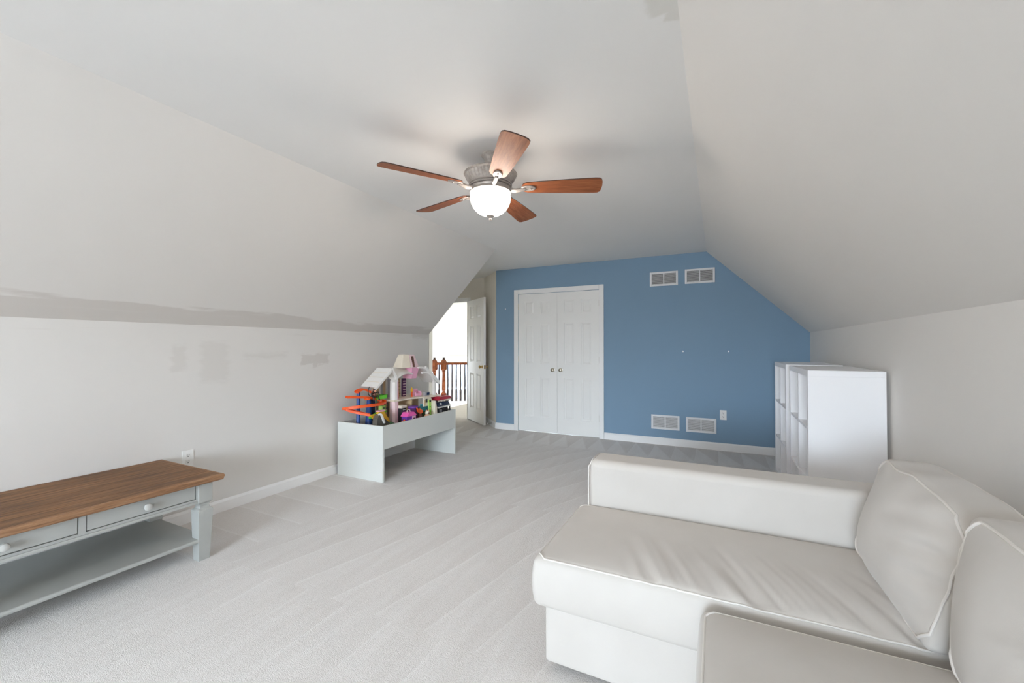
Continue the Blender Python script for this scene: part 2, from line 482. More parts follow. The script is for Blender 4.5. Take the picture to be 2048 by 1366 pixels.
for i, (x0, x1, lab) in enumerate(((CX0+0.004, XM-0.0015, 'white six-panel closet door leaf hinged beside the short baseboard'), (XM+0.0015, CX1-0.004, 'white six-panel closet door leaf hinged on the side of the wall vents'))):
    d = thing('door_%d' % (i+1), lab, 'door', (x0, D+0.004, 0.006), kind='structure')
    leaf(d, x1-x0, CZ-0.012, 0.035)
    knob(d, (XM-0.060-x0) if i == 0 else (XM+0.060-x0), 0.912, 0.0, -1, 'satin_nickel')
    hx = 0.0 if i == 0 else x1-x0
    for hz in (0.22, 1.02, 1.80):
        part('hinge', lathe(BM(), [(0.005, hz), (0.005, hz+0.085)], (hx, -0.004, 0), 10), 'satin_nickel', d, local=True, smooth=True)
# open room door
ang = math.atan2(5.66-YD, -3.24-DX1)
d3 = thing('door_3', 'open white six-panel door swung back beside the angled wall', 'door', (DX1, YD-0.012, 0.012), ang, kind='structure')
leaf(d3, 0.735, 2.02, 0.035, (0, 1))
knob(d3, 0.735-0.065, 0.92, 0.0, -1, 'brass'); knob(d3, 0.735-0.065, 0.92, 0.035, 1, 'brass')
part('latch_plate', bx(0.7349, 0.7362, 0.006, 0.029, 0.89, 0.95), 'brass', d3, local=True)
for hz in (0.22, 1.02, 1.80):
    part('hinge', lathe(BM(), [(0.006, hz), (0.006, hz+0.085)], (0.0, 0.041, 0), 10), 'satin_nickel', d3, local=True, smooth=True)

# ------------------------------------------------------------------ landing and foyer beyond the doorway
struct('wall_hall_side', bx(-3.2, -3.1, YD+T, 12.4, -2.7, 4.0), 'hall_paint', 'pale side wall of the foyer beyond the doorway', 'wall')
FY = 12.0
bm = BM()
FWX0, FWX1, FWZ0, FWZ1 = -9.3, -6.6, -0.6, 0.78
box(bm, -11.0, FWX0, FY, FY+0.15, -2.7, 4.0); box(bm, FWX1, -3.1, FY, FY+0.15, -2.7, 4.0)
box(bm, FWX0, FWX1, FY, FY+0.15, -2.7, FWZ0); box(bm, FWX0, FWX1, FY, FY+0.15, FWZ1, 4.0)
struct('wall_foyer', bm, 'hall_paint', 'tall cream foyer wall seen through the doorway', 'wall')
struct('trim_4', bx(-10.9, -3.2, FY-0.05, FY, 0.80, 0.935), 'trim_white', 'pale horizontal ledge across the foyer wall above the window', 'trim')
w2 = thing('window_2', 'tall bright foyer window seen between the balusters', 'window', ((FWX0+FWX1)/2, FY+0.05, FWZ0), kind='structure')
bm = BM()
for x0, x1 in ((FWX0, FWX0+0.06), (FWX1-0.06, FWX1)): box(bm, x0, x1, FY+0.02, FY+0.10, FWZ0, FWZ1)
for z0, z1 in ((FWZ0, FWZ0+0.06), (FWZ1-0.06, FWZ1)): box(bm, FWX0+0.06, FWX1-0.06, FY+0.02, FY+0.10, z0, z1)
part('window_frame', bm, 'trim_white', w2)
for k in range(1, 4):
    xm = FWX0+(FWX1-FWX0)*k/4
    part('mullion', bx(xm-0.025, xm+0.025, FY+0.03, FY+0.09, FWZ0+0.06, FWZ1-0.06), 'trim_white', w2)
m, nt, b = new_mat('sheer_pane', srgb(226, 232, 242), 0.9)
tl = nt.nodes.new('ShaderNodeBsdfTranslucent'); ms = nt.nodes.new('ShaderNodeMixShader')
sh = mixc(nt, nz(nt, 3.5, 4, (1.6, 1, 0.7)), (0.20, 0.225, 0.27), (0.42, 0.43, 0.45))
nt.links.new(sh, tl.inputs[0]); nt.links.new(b.outputs[0], ms.inputs[1]); nt.links.new(tl.outputs[0], ms.inputs[2]); ms.inputs[0].default_value = 0.75
nt.links.new(ms.outputs[0], nt.nodes['Material Output'].inputs[0])
for k in range(4):
    xa_, xb_ = FWX0+(FWX1-FWX0)*k/4, FWX0+(FWX1-FWX0)*(k+1)/4
    part('pane', bx(xa_+0.03, xb_-0.03, FY+0.055, FY+0.061, FWZ0+0.06, FWZ1-0.06), 'sheer_pane', w2)
bm = BM()
box(bm, -11.15, -11.0, 6.25, 7.6, -2.7, 4.0); box(bm, -11.15, -11.0, 9.0, 12.15, -2.7, 4.0)
box(bm, -11.15, -11.0, 7.6, 9.0, -2.7, -0.6); box(bm, -11.15, -11.0, 7.6, 9.0, 1.3, 4.0)
struct('wall_foyer_left', bm, 'hall_paint', 'foyer wall with a tall daylight opening', 'wall')
portal('foyer_sky_portal', (-11.12, 8.3, 0.35), (0, math.radians(-90), 0), 1.9, 1.4)
portal('foyer_window_portal', ((FWX0+FWX1)/2, FY+0.12, (FWZ0+FWZ1)/2), (math.radians(-90), 0, 0), FWX1-FWX0, FWZ1-FWZ0)
struct('wall_foyer_near', bx(-11.0, -4.95, YD+0.0, YD+T, -2.7, 4.0), 'hall_paint', 'foyer wall on the near side of the landing', 'wall')
struct('ceiling_foyer', bx(-11.15, -3.1, YD, 12.15, 4.0, 4.1), 'hall_paint', 'high foyer ceiling', 'ceiling')
struct('wall_foyer_upper', bx(-5.0, -3.1, YD+0.0, YD+T, ZC+0.1, 4.0), 'hall_paint', 'upper foyer wall above the doorway', 'wall')
struct('floor_landing', bx(-7.4, -4.95, YD+T, 7.0, -0.12, 0.0), 'carpet', 'beige carpet landing outside the doorway', 'floor')
struct('floor_foyer', bx(-11.0, -3.1, YD, 12.1, -2.8, -2.7), 'hall_paint', 'pale foyer floor below the landing', 'floor')

rdx, rdy = 0.82, 0.57
def RP(t, z): return (-5.424+rdx*t, 8.0+rdy*t, z)       # along the landing edge
rail = thing('stair_railing', 'wooden landing railing with two newel posts beyond the open doorway', 'railing', (-5.424, 8.0, 0))
def newel(t):
    x, y, _ = RP(t, 0)
    bm = BM()
    box(bm, x-0.045, x+0.045, y-0.045, y+0.045, 0, 0.20)
    lathe(bm, [(0.042, 0.20), (0.046, 0.22), (0.030, 0.235), (0.042, 0.26), (0.044, 0.32), (0.037, 0.55), (0.034, 0.66), (0.044, 0.69), (0.034, 0.70)], (x, y, 0), 16)
    # chamfered head block
    for z0, z1, a0, a1 in ((0.70, 0.74, 0.026, 0.050), (0.74, 0.90, 0.050, 0.050), (0.90, 0.955, 0.050, 0.030)):
        va = [bm.verts.new((x+sx*a0, y+sy*a0, z0)) for sx, sy in ((-1, -1), (1, -1), (1, 1), (-1, 1))]
        vb = [bm.verts.new((x+sx*a1, y+sy*a1, z1)) for sx, sy in ((-1, -1), (1, -1), (1, 1), (-1, 1))]
        for i in range(4): bm.faces.new((va[i], va[(i+1) % 4], vb[(i+1) % 4], vb[i]))
        bm.faces.new(va); bm.faces.new(vb)
    bmesh.ops.recalc_face_normals(bm, faces=bm.faces)
    p = part('newel_post', bm, 'rail_wood', rail)
    part('newel_cap', lathe(BM(), [(0.030, 0.955), (0.036, 0.965), (0.022, 0.975), (0.034, 0.990), (0.026, 1.005), (0.0, 1.010)], (x, y, 0), 14), 'finial_dark', p, smooth=True, label='dark turned cap')
newel(-0.43); newel(-0.22)
prof = [(-0.03, -0.03), (0.03, -0.03), (0.034, 0.0), (0.024, 0.025), (-0.024, 0.025), (-0.034, 0.0)]
part('handrail', sweep(BM(), [RP(-0.20, 0.87), RP(1.4, 0.87)], prof), 'rail_wood', rail)
part('handrail', sweep(BM(), [RP(-0.41, 0.87), RP(-0.24, 0.87)], prof), 'rail_wood', rail)
part('stair_handrail', sweep(BM(), [RP(-0.45, 0.80), (RP(-0.45, 0)[0]-0.55, RP(-0.45, 0)[1]+0.2, 0.30)], prof), 'rail_wood', rail)
for t in [-0.325]+[-0.13+0.097*i for i in range(14)]:
    x, y, _ = RP(t, 0)
    bm = BM(); box(bm, x-0.017, x+0.017, y-0.017, y+0.017, 0, 0.26)
    lathe(bm, [(0.018, 0.26), (0.020, 0.28), (0.014, 0.30), (0.019, 0.36), (0.014, 0.70), (0.012, 0.845)], (x, y, 0), 8)
    part('baluster', bm, 'baluster_dark', rail)
part('base_shoe', sweep(BM(), [RP(-0.6, 0.006), RP(1.4, 0.006)], [(-0.03, -0.006), (0.03, -0.006), (0.03, 0.006), (-0.03, 0.006)]), 'trim_white', rail)

# door stop on the angled baseboard
ds = thing('door_stop', 'small spring door stop on the baseboard of the angled wall', 'door stop', (-3.16, 5.74, 0.05))
p0 = Vector((-3.19, 5.772, 0.05)); dv = Vector((-s, -s, 0))
hel = [p0+dv*(0.002+0.06*i/120)+Vector((-dv.y, dv.x, 0))*0.006*math.cos(i*0.9)+Vector((0, 0, 1))*0.006*math.sin(i*0.9) for i in range(121)]
part('spring', tube(BM(), hel, 0.0016, 5), 'steel_screw', ds, smooth=True)
part('bumper', tube(BM(), [p0+dv*0.06, p0+dv*0.076], 0.009, 12), 'trim_white', ds, smooth=True)

# ------------------------------------------------------------------ wall fittings
def vent(x0, z0, label):
    w, h, y = 0.34, 0.182, D
    o = thing('wall_vent', label, 'vent', (x0+w/2, y, z0), group='vents on the blue wall')
    bm = BM(); bw = 0.024
    for (a, b_) in ((x0, x0+bw), (x0+w-bw, x0+w)): box(bm, a, b_, y-0.010, y, z0, z0+h)
    for (a, b_) in ((z0, z0+bw), (z0+h-bw, z0+h)): box(bm, x0+bw, x0+w-bw, y-0.010, y, a, b_)
    part('frame', bm, 'vent_white', o, bev=0.003)
    part('divider', bx(x0+w/2-0.006, x0+w/2+0.006, y-0.009, y-0.001, z0+bw, z0+h-bw), 'vent_white', o)
    part('backing', bx(x0+bw, x0+w-bw, y-0.0015, y-0.0005, z0+bw, z0+h-bw), 'vent_duct', o)
    bm = BM(); n = 12
    for i in range(n):
        zc = z0+bw+(h-2*bw)*(i+0.5)/n
        prism(bm, [(y-0.0088, zc-0.0048), (y-0.0080, zc-0.0052), (y-0.0016, zc+0.0016), (y-0.0024, zc+0.0020)], 'x', x0+bw, x0+w-bw)
    part('louvers', bm, 'vent_white', o, kind='stuff')
vent(-0.782, 2.030, 'white louvered vent high on the blue wall, closer to the closet')
vent(-0.362, 2.036, 'white louvered vent high on the blue wall, tucked by the slope')
vent(-0.772, 0.197, 'white louvered vent low on the blue wall, closer to the closet')
vent(-0.356, 0.194, 'white louvered vent low on the blue wall beside the outlet')

def outlet(o, ax, cx, cy, cz, sgn):
    """duplex outlet; ax 'y' faces -y, ax 'x' faces +x"""
    def bb(u0, u1, d0, d1, z0, z1):
        return bx(cx+u0, cx+u1, cy-d1, cy-d0, cz+z0, cz+z1) if ax == 'y' else bx(cx+d0, cx+d1, cy+u0, cy+u1, cz+z0, cz+z1)
    part('cover_plate', bb(-0.036, 0.036, 0, 0.006, -0.058, 0.058), 'outlet_white', o, bev=0.002)
    for dz in (0.022, -0.022):
        r = part('receptacle', bb(-0.016, 0.016, 0.006, 0.0085, dz-0.015, dz+0.015), 'outlet_white', o, bev=0.001)
        for du in (-0.006, 0.006): part('slot', bb(du-0.0014, du+0.0014, 0.0085, 0.0092, dz-0.001, dz+0.008), 'outlet_slot', r)
        part('ground_hole', bb(-0.003, 0.003, 0.0085, 0.0092, dz-0.010, dz-0.005), 'outlet_slot', r)
o = thing('wall_outlet', 'white duplex outlet on the blue wall above the low vents', 'outlet', (0.058, D, 0.428)); outlet(o, 'y', 0.058, D, 0.428, 1)
o = thing('wall_outlet', 'white duplex outlet on the low wall behind the coffee table', 'outlet', (L, 1.66, 0.455)); outlet(o, 'x', L, 1.66, 0.455, 1)
for x, z, lab in ((-0.388, 1.191, 'tiny metal wall anchor in the blue wall, closer to the closet doors'), (0.119, 1.194, 'tiny metal wall anchor in the blue wall, nearer the white shelves'), (-2.888, 1.825, 'tiny metal wall hook in the blue strip beside the closet casing')):
    o = thing('wall_anchor', lab, 'wall anchor', (x, D, z))
    part('anchor_collar', lathe(BM(), [(0.009, D), (0.009, D-0.002), (0.006, D-0.0035)], (x, 0, z), 14, axis='y'), 'trim_white', o, smooth=True)
    part('screw', lathe(BM(), [(0.004, D-0.002), (0.004, D-0.008), (0.0065, D-0.009), (0.005, D-0.012), (0.0, D-0.0125)], (x, 0, z), 12, axis='y'), 'steel_screw', o, smooth=True)
# ------------------------------------------------------------------ ceiling fan
FX, FYY = -1.235, 2.215
fan = thing('ceiling_fan', 'five-blade wooden ceiling fan with a lit white glass bowl', 'ceiling fan', (FX, FYY, ZC))
part('canopy', lathe(BM(), [(0.054, ZC), (0.057, ZC-0.008), (0.050, ZC-0.016), (0.042, ZC-0.022), (0.034, ZC-0.045), (0.022, ZC-0.062), (0.016, ZC-0.070)], (FX, FYY, 0), 32), 'pewter', fan, smooth=True)
part('downrod', lathe(BM(), [(0.013, ZC-0.066), (0.013, 2.315)], (FX, FYY, 0), 16), 'pewter_smooth', fan, smooth=True)
flute = lambda a, z: 0.022*math.sin(a*36) if 2.248 < z < 2.296 else 0.0
hs = part('motor_housing', lathe(BM(), [(0.02, 2.335), (0.075, 2.328), (0.125, 2.318), (0.148, 2.308), (0.160, 2.300), (0.161, 2.294), (0.152, 2.290), (0.150, 2.280), (0.143, 2.265), (0.130, 2.250), (0.124, 2.244), (0.122, 2.236)], (FX, FYY, 0), 144, flute), 'pewter', fan, smooth=True, label='carved pewter motor housing')
part('ring', lathe(BM(), [(0.118, 2.240), (0.131, 2.236), (0.132, 2.231), (0.124, 2.228), (0.129, 2.224), (0.129, 2.219), (0.118, 2.216)], (FX, FYY, 0), 48), 'pewter_smooth', fan, smooth=True)
part('light_fitter', lathe(BM(), [(0.116, 2.217), (0.122, 2.212), (0.118, 2.200), (0.124, 2.190), (0.126, 2.184), (0.116, 2.180)], (FX, FYY, 0), 48), 'pewter_smooth', fan, smooth=True)
bowl = part('light_bowl', lathe(BM(), [(0.112, 2.182), (0.118, 2.176), (0.1225, 2.160), (0.1215, 2.140), (0.114, 2.115), (0.098, 2.088), (0.073, 2.064), (0.044, 2.050), (0.018, 2.044), (0.0, 2.0435)], (FX, FYY, 0), 48), 'lit_glass', fan, smooth='full', label='glowing white glass bowl')
part('finial', lathe(BM(), [(0.0, 2.052), (0.026, 2.048), (0.026, 2.043), (0.012, 2.036), (0.008, 2.029), (0.010, 2.022), (0.006, 2.015), (0.0, 2.014)], (FX, FYY, 0), 20), 'pewter_smooth', fan, smooth=True)
# blade outline (local +x outwards), shared by the five blades
half = [(0.0, 0.022), (0.008, 0.037), (0.03, 0.049), (0.10, 0.055), (0.22, 0.063), (0.36, 0.070), (0.43, 0.0725), (0.455, 0.070), (0.468, 0.058), (0.474, 0.035), (0.476, 0.0)]
outl = [(x, y) for x, y in half]+[(x, -y) for x, y in reversed(half[:-1])]
bm = BM(); th = 0.006
lo = [bm.verts.new((x, y, -th/2)) for x, y in outl]; hi = [bm.verts.new((x, y, th/2)) for x, y in outl]
bm.faces.new(list(reversed(lo))); bm.faces.new(hi)
for i in range(len(outl)):
    f = bm.faces.new((lo[i], lo[(i+1) % len(outl)], hi[(i+1) % len(outl)], hi[i])); f.material_index = 1
blade_me = bpy.data.meshes.new('blade'); bm.to_mesh(blade_me); bm.free()
blade_me.materials.append(MATS['blade_wood']); blade_me.materials.append(MATS['blade_edge'])
# arm with medallion, local frame as the blade
bm = BM()
arm = [(-0.105, 0, 0.004), (-0.075, 0, -0.010), (-0.045, 0, -0.020), (-0.015, 0, -0.016), (0.02, 0, -0.010)]
tube(bm, smooth_path(arm, 4), lambda t: 0.010+0.003*math.sin(t*PI), 10)
for cx, rx, ry, z0 in ((0.035, 0.046, 0.026, -0.0035),):
    rings = []
    for f, z in ((1.0, z0), (1.0, z0-0.006), (0.82, z0-0.009), (0.70, z0-0.006), (0.45, z0-0.007), (0.0, z0-0.011)):
        rings.append([bm.verts.new((cx+rx*max(f, .01)*math.cos(2*PI*k/24), ry*max(f, .01)*math.sin(2*PI*k/24), z)) for k in range(24)])
    for a, b_ in zip(rings, rings[1:]):
        for k in range(24): bm.faces.new((a[k], a[(k+1) % 24], b_[(k+1) % 24], b_[k]))
    bm.faces.new(rings[0]); bm.faces.new(rings[-1])
for sx in (0.02, 0.05): lathe(bm, [(0.005, -0.010), (0.005, -0.016), (0.002, -0.017)], (sx, 0, 0), 8)
bmesh.ops.recalc_face_normals(bm, faces=bm.faces)
arm_me = bpy.data.meshes.new('blade_arm'); bm.to_mesh(arm_me); bm.free(); arm_me.materials.append(MATS['pewter_smooth'])
for p in arm_me.polygons: p.use_smooth = True
for k in range(5):
    a = math.radians(21.5+72*k)
    o = bpy.data.objects.new('blade', blade_me); COL.objects.link(o); o.parent = fan
    o.matrix_local = Matrix.Rotation(a, 4, 'Z') @ Matrix.Translation((0.195, 0, 2.213-ZC)) @ Matrix.Rotation(math.radians(-13), 4, 'X')
    g = bpy.data.objects.new('blade_arm', arm_me); COL.objects.link(g); g.parent = o

# ------------------------------------------------------------------ coffee table
CTX0, CTX1, CTY0, CTY1, CTZ = -3.372, -2.662, 0.285, 1.500, 0.491
ct = thing('coffee_table', 'grey painted coffee table with a brown plank top, two drawers and a low shelf', 'coffee table', ((CTX0+CTX1)/2, (CTY0+CTY1)/2, 0))
# top: moulded edge frame with planks let in
bm = BM(); e = 0.022
edge = [(0.0, -0.036), (0.014, -0.036), (0.020, -0.030), (0.021, -0.020), (0.0235, -0.018), (0.0235, -0.008), (0.020, -0.002), (0.012, 0.0), (0.004, 0.0), (0.004, -0.012), (-0.02, -0.034)]
cx0, cx1, cy0, cy1 = CTX0+e, CTX1-e, CTY0+e, CTY1-e
corners = [((cx0, cy0), (-1, -1)), ((cx1, cy0), (1, -1)), ((cx1, cy1), (1, 1)), ((cx0, cy1), (-1, 1))]
rings = [[bm.verts.new((x+dx*d_, y+dy*d_, CTZ+z)) for d_, z in edge] for (x, y), (dx, dy) in corners]
for i in range(4):
    a, b_ = rings[i], rings[(i+1) % 4]
    for k in range(len(edge)): bm.faces.new((a[k], a[(k+1) % len(edge)], b_[(k+1) % len(edge)], b_[k]))
bmesh.ops.recalc_face_normals(bm, faces=bm.faces)
top = part('tabletop_edge', bm, 'table_edge_wood', ct)
part('tabletop_core', bx(cx0+0.02, cx1-0.02, cy0+0.02, cy1-0.02, CTZ-0.032, CTZ-0.013), 'table_wood', ct)
px0, px1 = cx0-0.0035, cx1+0.0035; npl = 6; pw = (px1-px0)/npl
for i in range(npl):
    o = part('plank', bx(px0+i*pw+0.0005, px0+(i+1)*pw-0.0005, cy0-0.0035, cy1+0.0035, CTZ-0.0125, CTZ+0.0002), 'table_wood', ct, bev=0.0012)
LS, IN = 0.074, 0.042
def ctleg(x0, y0):
    """square leg: block, waisted neck, flared capital, taper"""
    c = (x0+LS/2, y0+LS/2); bm = BM(); hs_ = LS/2
    prof = [(hs_, 0.457), (hs_, 0.340), (hs_*0.96, 0.338), (hs_*0.74, 0.328), (hs_*0.68, 0.316), (hs_*0.74, 0.305), (hs_*1.06, 0.294), (hs_*1.07, 0.286), (hs_*1.0, 0.200), (hs_*0.80, 0.0)]
    rings = [[bm.verts.new((c[0]+sx*h_, c[1]+sy*h_, z)) for sx, sy in ((-1, -1), (1, -1), (1, 1), (-1, 1))] for h_, z in prof]
    for a, b_ in zip(rings, rings[1:]):
        for k in range(4): bm.faces.new((a[k], b_[k], b_[(k+1) % 4], a[(k+1) % 4]))
    bm.faces.new(rings[0]); bm.faces.new(rings[-1])
    bmesh.ops.recalc_face_normals(bm, faces=bm.faces)
    part('leg', bm, 'grey_paint', ct, bev=0.002)
lx0, lx1, ly0, ly1 = CTX0+IN, CTX1-IN, CTY0+IN, CTY1-IN
for x0 in (lx0, lx1-LS):
    for y0 in (ly0, ly1-LS): ctleg(x0, y0)
fx = lx1-0.012                                            # front rail plane
za, zb = 0.345, 0.457
ya, yb = ly0+LS, ly1-LS
ym = (ya+yb)/2
dr = [(ya+0.008, ym-0.013), (ym+0.013, yb-0.008)]
bm = BM()
box(bm, fx-0.02, fx, ya, yb, 0.450, 0.457); box(bm, fx-0.02, fx, ya, yb, 0.352, 0.364); box(bm, fx-0.02, fx+0.006, ya, yb, 0.338, 0.352)
box(bm, fx-0.02, fx, ya, ya+0.008, 0.364, 0.450); box(bm, fx-0.02, fx, yb-0.008, yb, 0.364, 0.450); box(bm, fx-0.02, fx, ym-0.013, ym+0.013, 0.364, 0.450)
part('front_rail', bm, 'grey_paint', ct)
part('back_rail', bx(lx0+0.01, lx0+0.03, ya, yb, 0.338, 0.457), 'grey_paint', ct)
for y0 in (ly0+0.01, ly1-0.03): part('side_rail', bx(lx0+LS, lx1-LS, y0, y0+0.02, 0.338, 0.457), 'grey_paint', ct, bev=0.002)
part('dust_panel', bx(fx-0.55, fx-0.03, ya, yb, 0.345, 0.352), 'grey_paint', ct)
for y0, y1 in dr:
    w_ = part('drawer', bx(fx-0.40, fx-0.0015, y0+0.0035, y1-0.0035, 0.3675, 0.4455), 'grey_paint', ct, bev=0.002)
    yc, zc_ = (y0+y1)/2, 0.405
    part('knob', lathe(BM(), [(0.008, fx-0.002), (0.007, fx+0.010), (0.015, fx+0.014), (0.0185, fx+0.021), (0.016, fx+0.028), (0.008, fx+0.032), (0.0, fx+0.0325)], (0, yc, zc_), 24, axis='x'), 'knob_white', w_, smooth=True, label='round off-white drawer knob')
part('lower_shelf', bx(lx0+0.012, lx1-0.004, ly0+0.012, ly1-0.012, 0.108, 0.130), 'grey_paint', ct, bev=0.009, bseg=3)

# ------------------------------------------------------------------ cube shelves
def cube_shelf(y0, label):
    x0, x1, w, h = 0.517, 0.907, 0.765, 1.100
    tk, ti = 0.038, 0.016
    o = thing('cube_shelf', label, 'shelf', ((x0+x1)/2, y0+w/2, 0), group='white cube shelves by the blue wall')
    part('side_panel', bx(x0, x1, y0, y0+tk, 0, h-tk), 'shelf_white', o, bev=0.0015)
    part('side_panel', bx(x0, x1, y0+w-tk, y0+w, 0, h-tk), 'shelf_white', o, bev=0.0015)
    part('top_panel', bx(x0, x1, y0, y0+w, h-tk, h), 'shelf_white', o, bev=0.0015)
    part('bottom_panel', bx(x0, x1, y0+tk, y0+w-tk, 0.0, tk), 'shelf_white', o, bev=0.0015)
    ymid = y0+w/2; ch = (h-2*tk-2*ti)/3
    part('divider', bx(x0+0.003, x1, ymid-ti/2, ymid+ti/2, tk, h-tk), 'shelf_white', o)
    for k in (1, 2):
        z = tk+ch*k+ti*(k-1)
        for a, b_ in ((y0+tk, ymid-ti/2), (ymid+ti/2, y0+w-tk)):
            part('shelf_board', bx(x0+0.003, x1, a, b_, z, z+ti), 'shelf_white', o)
cube_shelf(3.235, 'white open cube shelf standing nearer the sofa, its plain end panel facing the sofa arm')
cube_shelf(4.195, 'white open cube shelf standing against the blue wall corner')

# ------------------------------------------------------------------ sofa
def cubegrid(ax, ay, az, fn):
    """closed box surface; parameter lists per axis, vertices mapped by fn"""
    bm = BM(); cache = {}
    def v(i, j, k):
        key = (i, j, k)
        if key not in cache: cache[key] = bm.verts.new(fn(ax[i], ay[j], az[k]))
        return cache[key]
    nx, ny, nz_ = len(ax)-1, len(ay)-1, len(az)-1
    for i in range(nx):
        for j in range(ny):
            for k in (0, nz_): bm.faces.new((v(i, j, k), v(i+1, j, k), v(i+1, j+1, k), v(i, j+1, k)))
    for i in range(nx):
        for k in range(nz_):
            for j in (0, ny): bm.faces.new((v(i, j, k), v(i+1, j, k), v(i+1, j, k+1), v(i, j, k+1)))
    for j in range(ny):
        for k in range(nz_):
            for i in (0, nx): bm.faces.new((v(i, j, k), v(i, j+1, k), v(i, j+1, k+1), v(i, j, k+1)))
    bmesh.ops.recalc_face_normals(bm, faces=bm.faces)
    return bm
def axis_params(hl, r, n):
    inner = hl-r
    l = [-hl+r*(1-math.cos(t*PI/2/4)) for t in range(5)]
    mid = [-inner+2*inner*i/n for i in range(1, n)]
    return l+mid+[-q_ for q_ in reversed(l)]
def rounded(p, hx, hy, hz, r):
    q_ = []; d_ = []
    for c, h_ in zip(p, (hx, hy, hz)):
        i = max(-(h_-r), min(h_-r, c)); q_.append(i); d_.append(c-i)
    n = math.sqrt(sum(x*x for x in d_))
    if n < 1e-9: return Vector(p)
    return Vector([a+b_/n*r for a, b_ in zip(q_, d_)])
sofa = thing('sectional_sofa', 'pale beige sectional sofa with a chaise seat and one low arm', 'sofa', (0.15, 1.5, 0))
# bases
SX1 = 0.905
part('chaise_base', bx(-0.605, SX1, 1.520, 2.112, 0.035, 0.252), 'upholstery', sofa, bev=0.012, bseg=3)
part('seat_base', bx(-0.030, SX1, -0.55, 1.512, 0.035, 0.252), 'upholstery', sofa, bev=0.012, bseg=3)
part('arm', bx(-0.603, SX1, 2.114, 2.312, 0.035, 0.668), 'upholstery', sofa, bev=0.035, bseg=5, smooth=True)
ax0 = -0.6045
part('arm_piping', tube(BM(), smooth_path([(ax0+0.006, 2.1135, 0.24), (ax0+0.006, 2.1125, 0.60), (ax0+0.012, 2.119, 0.640), (ax0+0.018, 2.140, 0.662), (ax0+0.02, 2.17, 0.667), (ax0+0.02, 2.26, 0.667)], 5), 0.0035, 8), 'piping', sofa, smooth=True)
part('back_frame', bx(0.760, SX1, -0.55, 2.110, 0.252, 0.640), 'upholstery', sofa, bev=0.02, bseg=3)
for fxp, fyp in ((-0.52, 1.60), (-0.52, 2.24), (0.80, 2.24), (0.05, 0.20), (0.80, 0.0)):
    part('foot', lathe(BM(), [(0.022, 0.0), (0.025, 0.036)], (fxp, fyp, 0), 16), 'foot_black', sofa, label='short black plastic foot')
def nse(x, y, z=0.0): return noise.noise(Vector((x, y, z)))
def seat_cushion(x0, x1, y0, y1, z0, z1, name, wr, seed):
    hx, hy, hz = (x1-x0)/2, (y1-y0)/2, (z1-z0)/2; c = Vector(((x0+x1)/2, (y0+y1)/2, (z0+z1)/2)); r = 0.022
    def fn(px, py, pz):
        p = rounded((px, py, pz), hx, hy, hz, r)
        a, b_, t = p.x/hx, p.y/hy, p.z/hz
        crown = max(0, 1-abs(a)**4)*max(0, 1-abs(b_)**3)
        up = max(0.0, t)
        p.z += 0.026*crown*up
        # belly on the vertical sides
        side = max(0, 1-t*t)
        p.y += 0.012*side*(1 if b_ > 0 else -1)*abs(b_)**6
        p.x += 0.012*side*(1 if a > 0 else -1)*abs(a)**10
        if t > 0.5:
            # gathers running in from the front seam, leaning as the fabric was pulled
            f = max(0.0, 1-(b_+1)/wr[0])**1.3 if b_ < wr[0]-1 else 0.0
            f *= min(1.0, max(0.0, (b_+1)*9))
            wx = p.x*wr[1]+(b_+1)*wr[2]
            w_ = nse(wx, seed, b_*0.7)+0.5*nse(wx*2.3, seed+5, b_*0.9)
            act = min(1, max(0, (a-wr[3])*4))
            p.z += wr[4]*f*w_*act
            p.z += 0.003*nse(p.x*4, p.y*5, seed)*crown
        return c+p
    ax_, ay_, az_ = axis_params(hx, r, 150), axis_params(hy, r, 60), axis_params(hz, r, 6)
    o = part(name, cubegrid(ax_, ay_, az_, fn), 'upholstery', sofa, smooth='full')
    # piping round the top edge
    pts = []
    k = 0.006
    ex, ey = hx-k, hy-k
    def samp(u0, v0, u1, v1, n):
        for i in range(n):
            t = i/n; pts.append(fn(u0+(u1-u0)*t, v0+(v1-v0)*t, hz))
    cr = 0.035
    samp(-ex+cr, -ey, ex-cr, -ey, 90); samp(ex-cr, -ey, ex, -ey+cr, 4); samp(ex, -ey+cr, ex, ey-cr, 30); samp(ex, ey-cr, ex-cr, ey, 4)
    samp(ex-cr, ey, -ex+cr, ey, 60); samp(-ex+cr, ey, -ex, ey-cr, 4); samp(-ex, ey-cr, -ex, -ey+cr, 40); samp(-ex, -ey+cr, -ex+cr, -ey, 4)
    part('piping', tube(BM(), [p+Vector((0, 0, 0.001)) for p in pts], 0.0032, 8, closed=True), 'piping', o, smooth=True)
    return o
seat_cushion(-0.640, 0.745, 1.492, 2.108, 0.253, 0.440, 'chaise_cushion', (1.25, 17.0, 2.4, -0.62, 0.015), 3.1)
seat_cushion(-0.046, 0.745, 0.720, 1.436, 0.253, 0.440, 'seat_cushion', (0.9, 15.0, 3.0, -0.9, 0.006), 8.4)
seat_cushion(-0.046, 0.745, -0.02, 0.712, 0.253, 0.440, 'seat_cushion', (0.9, 15.0, 3.0, -0.9, 0.005), 12.4)

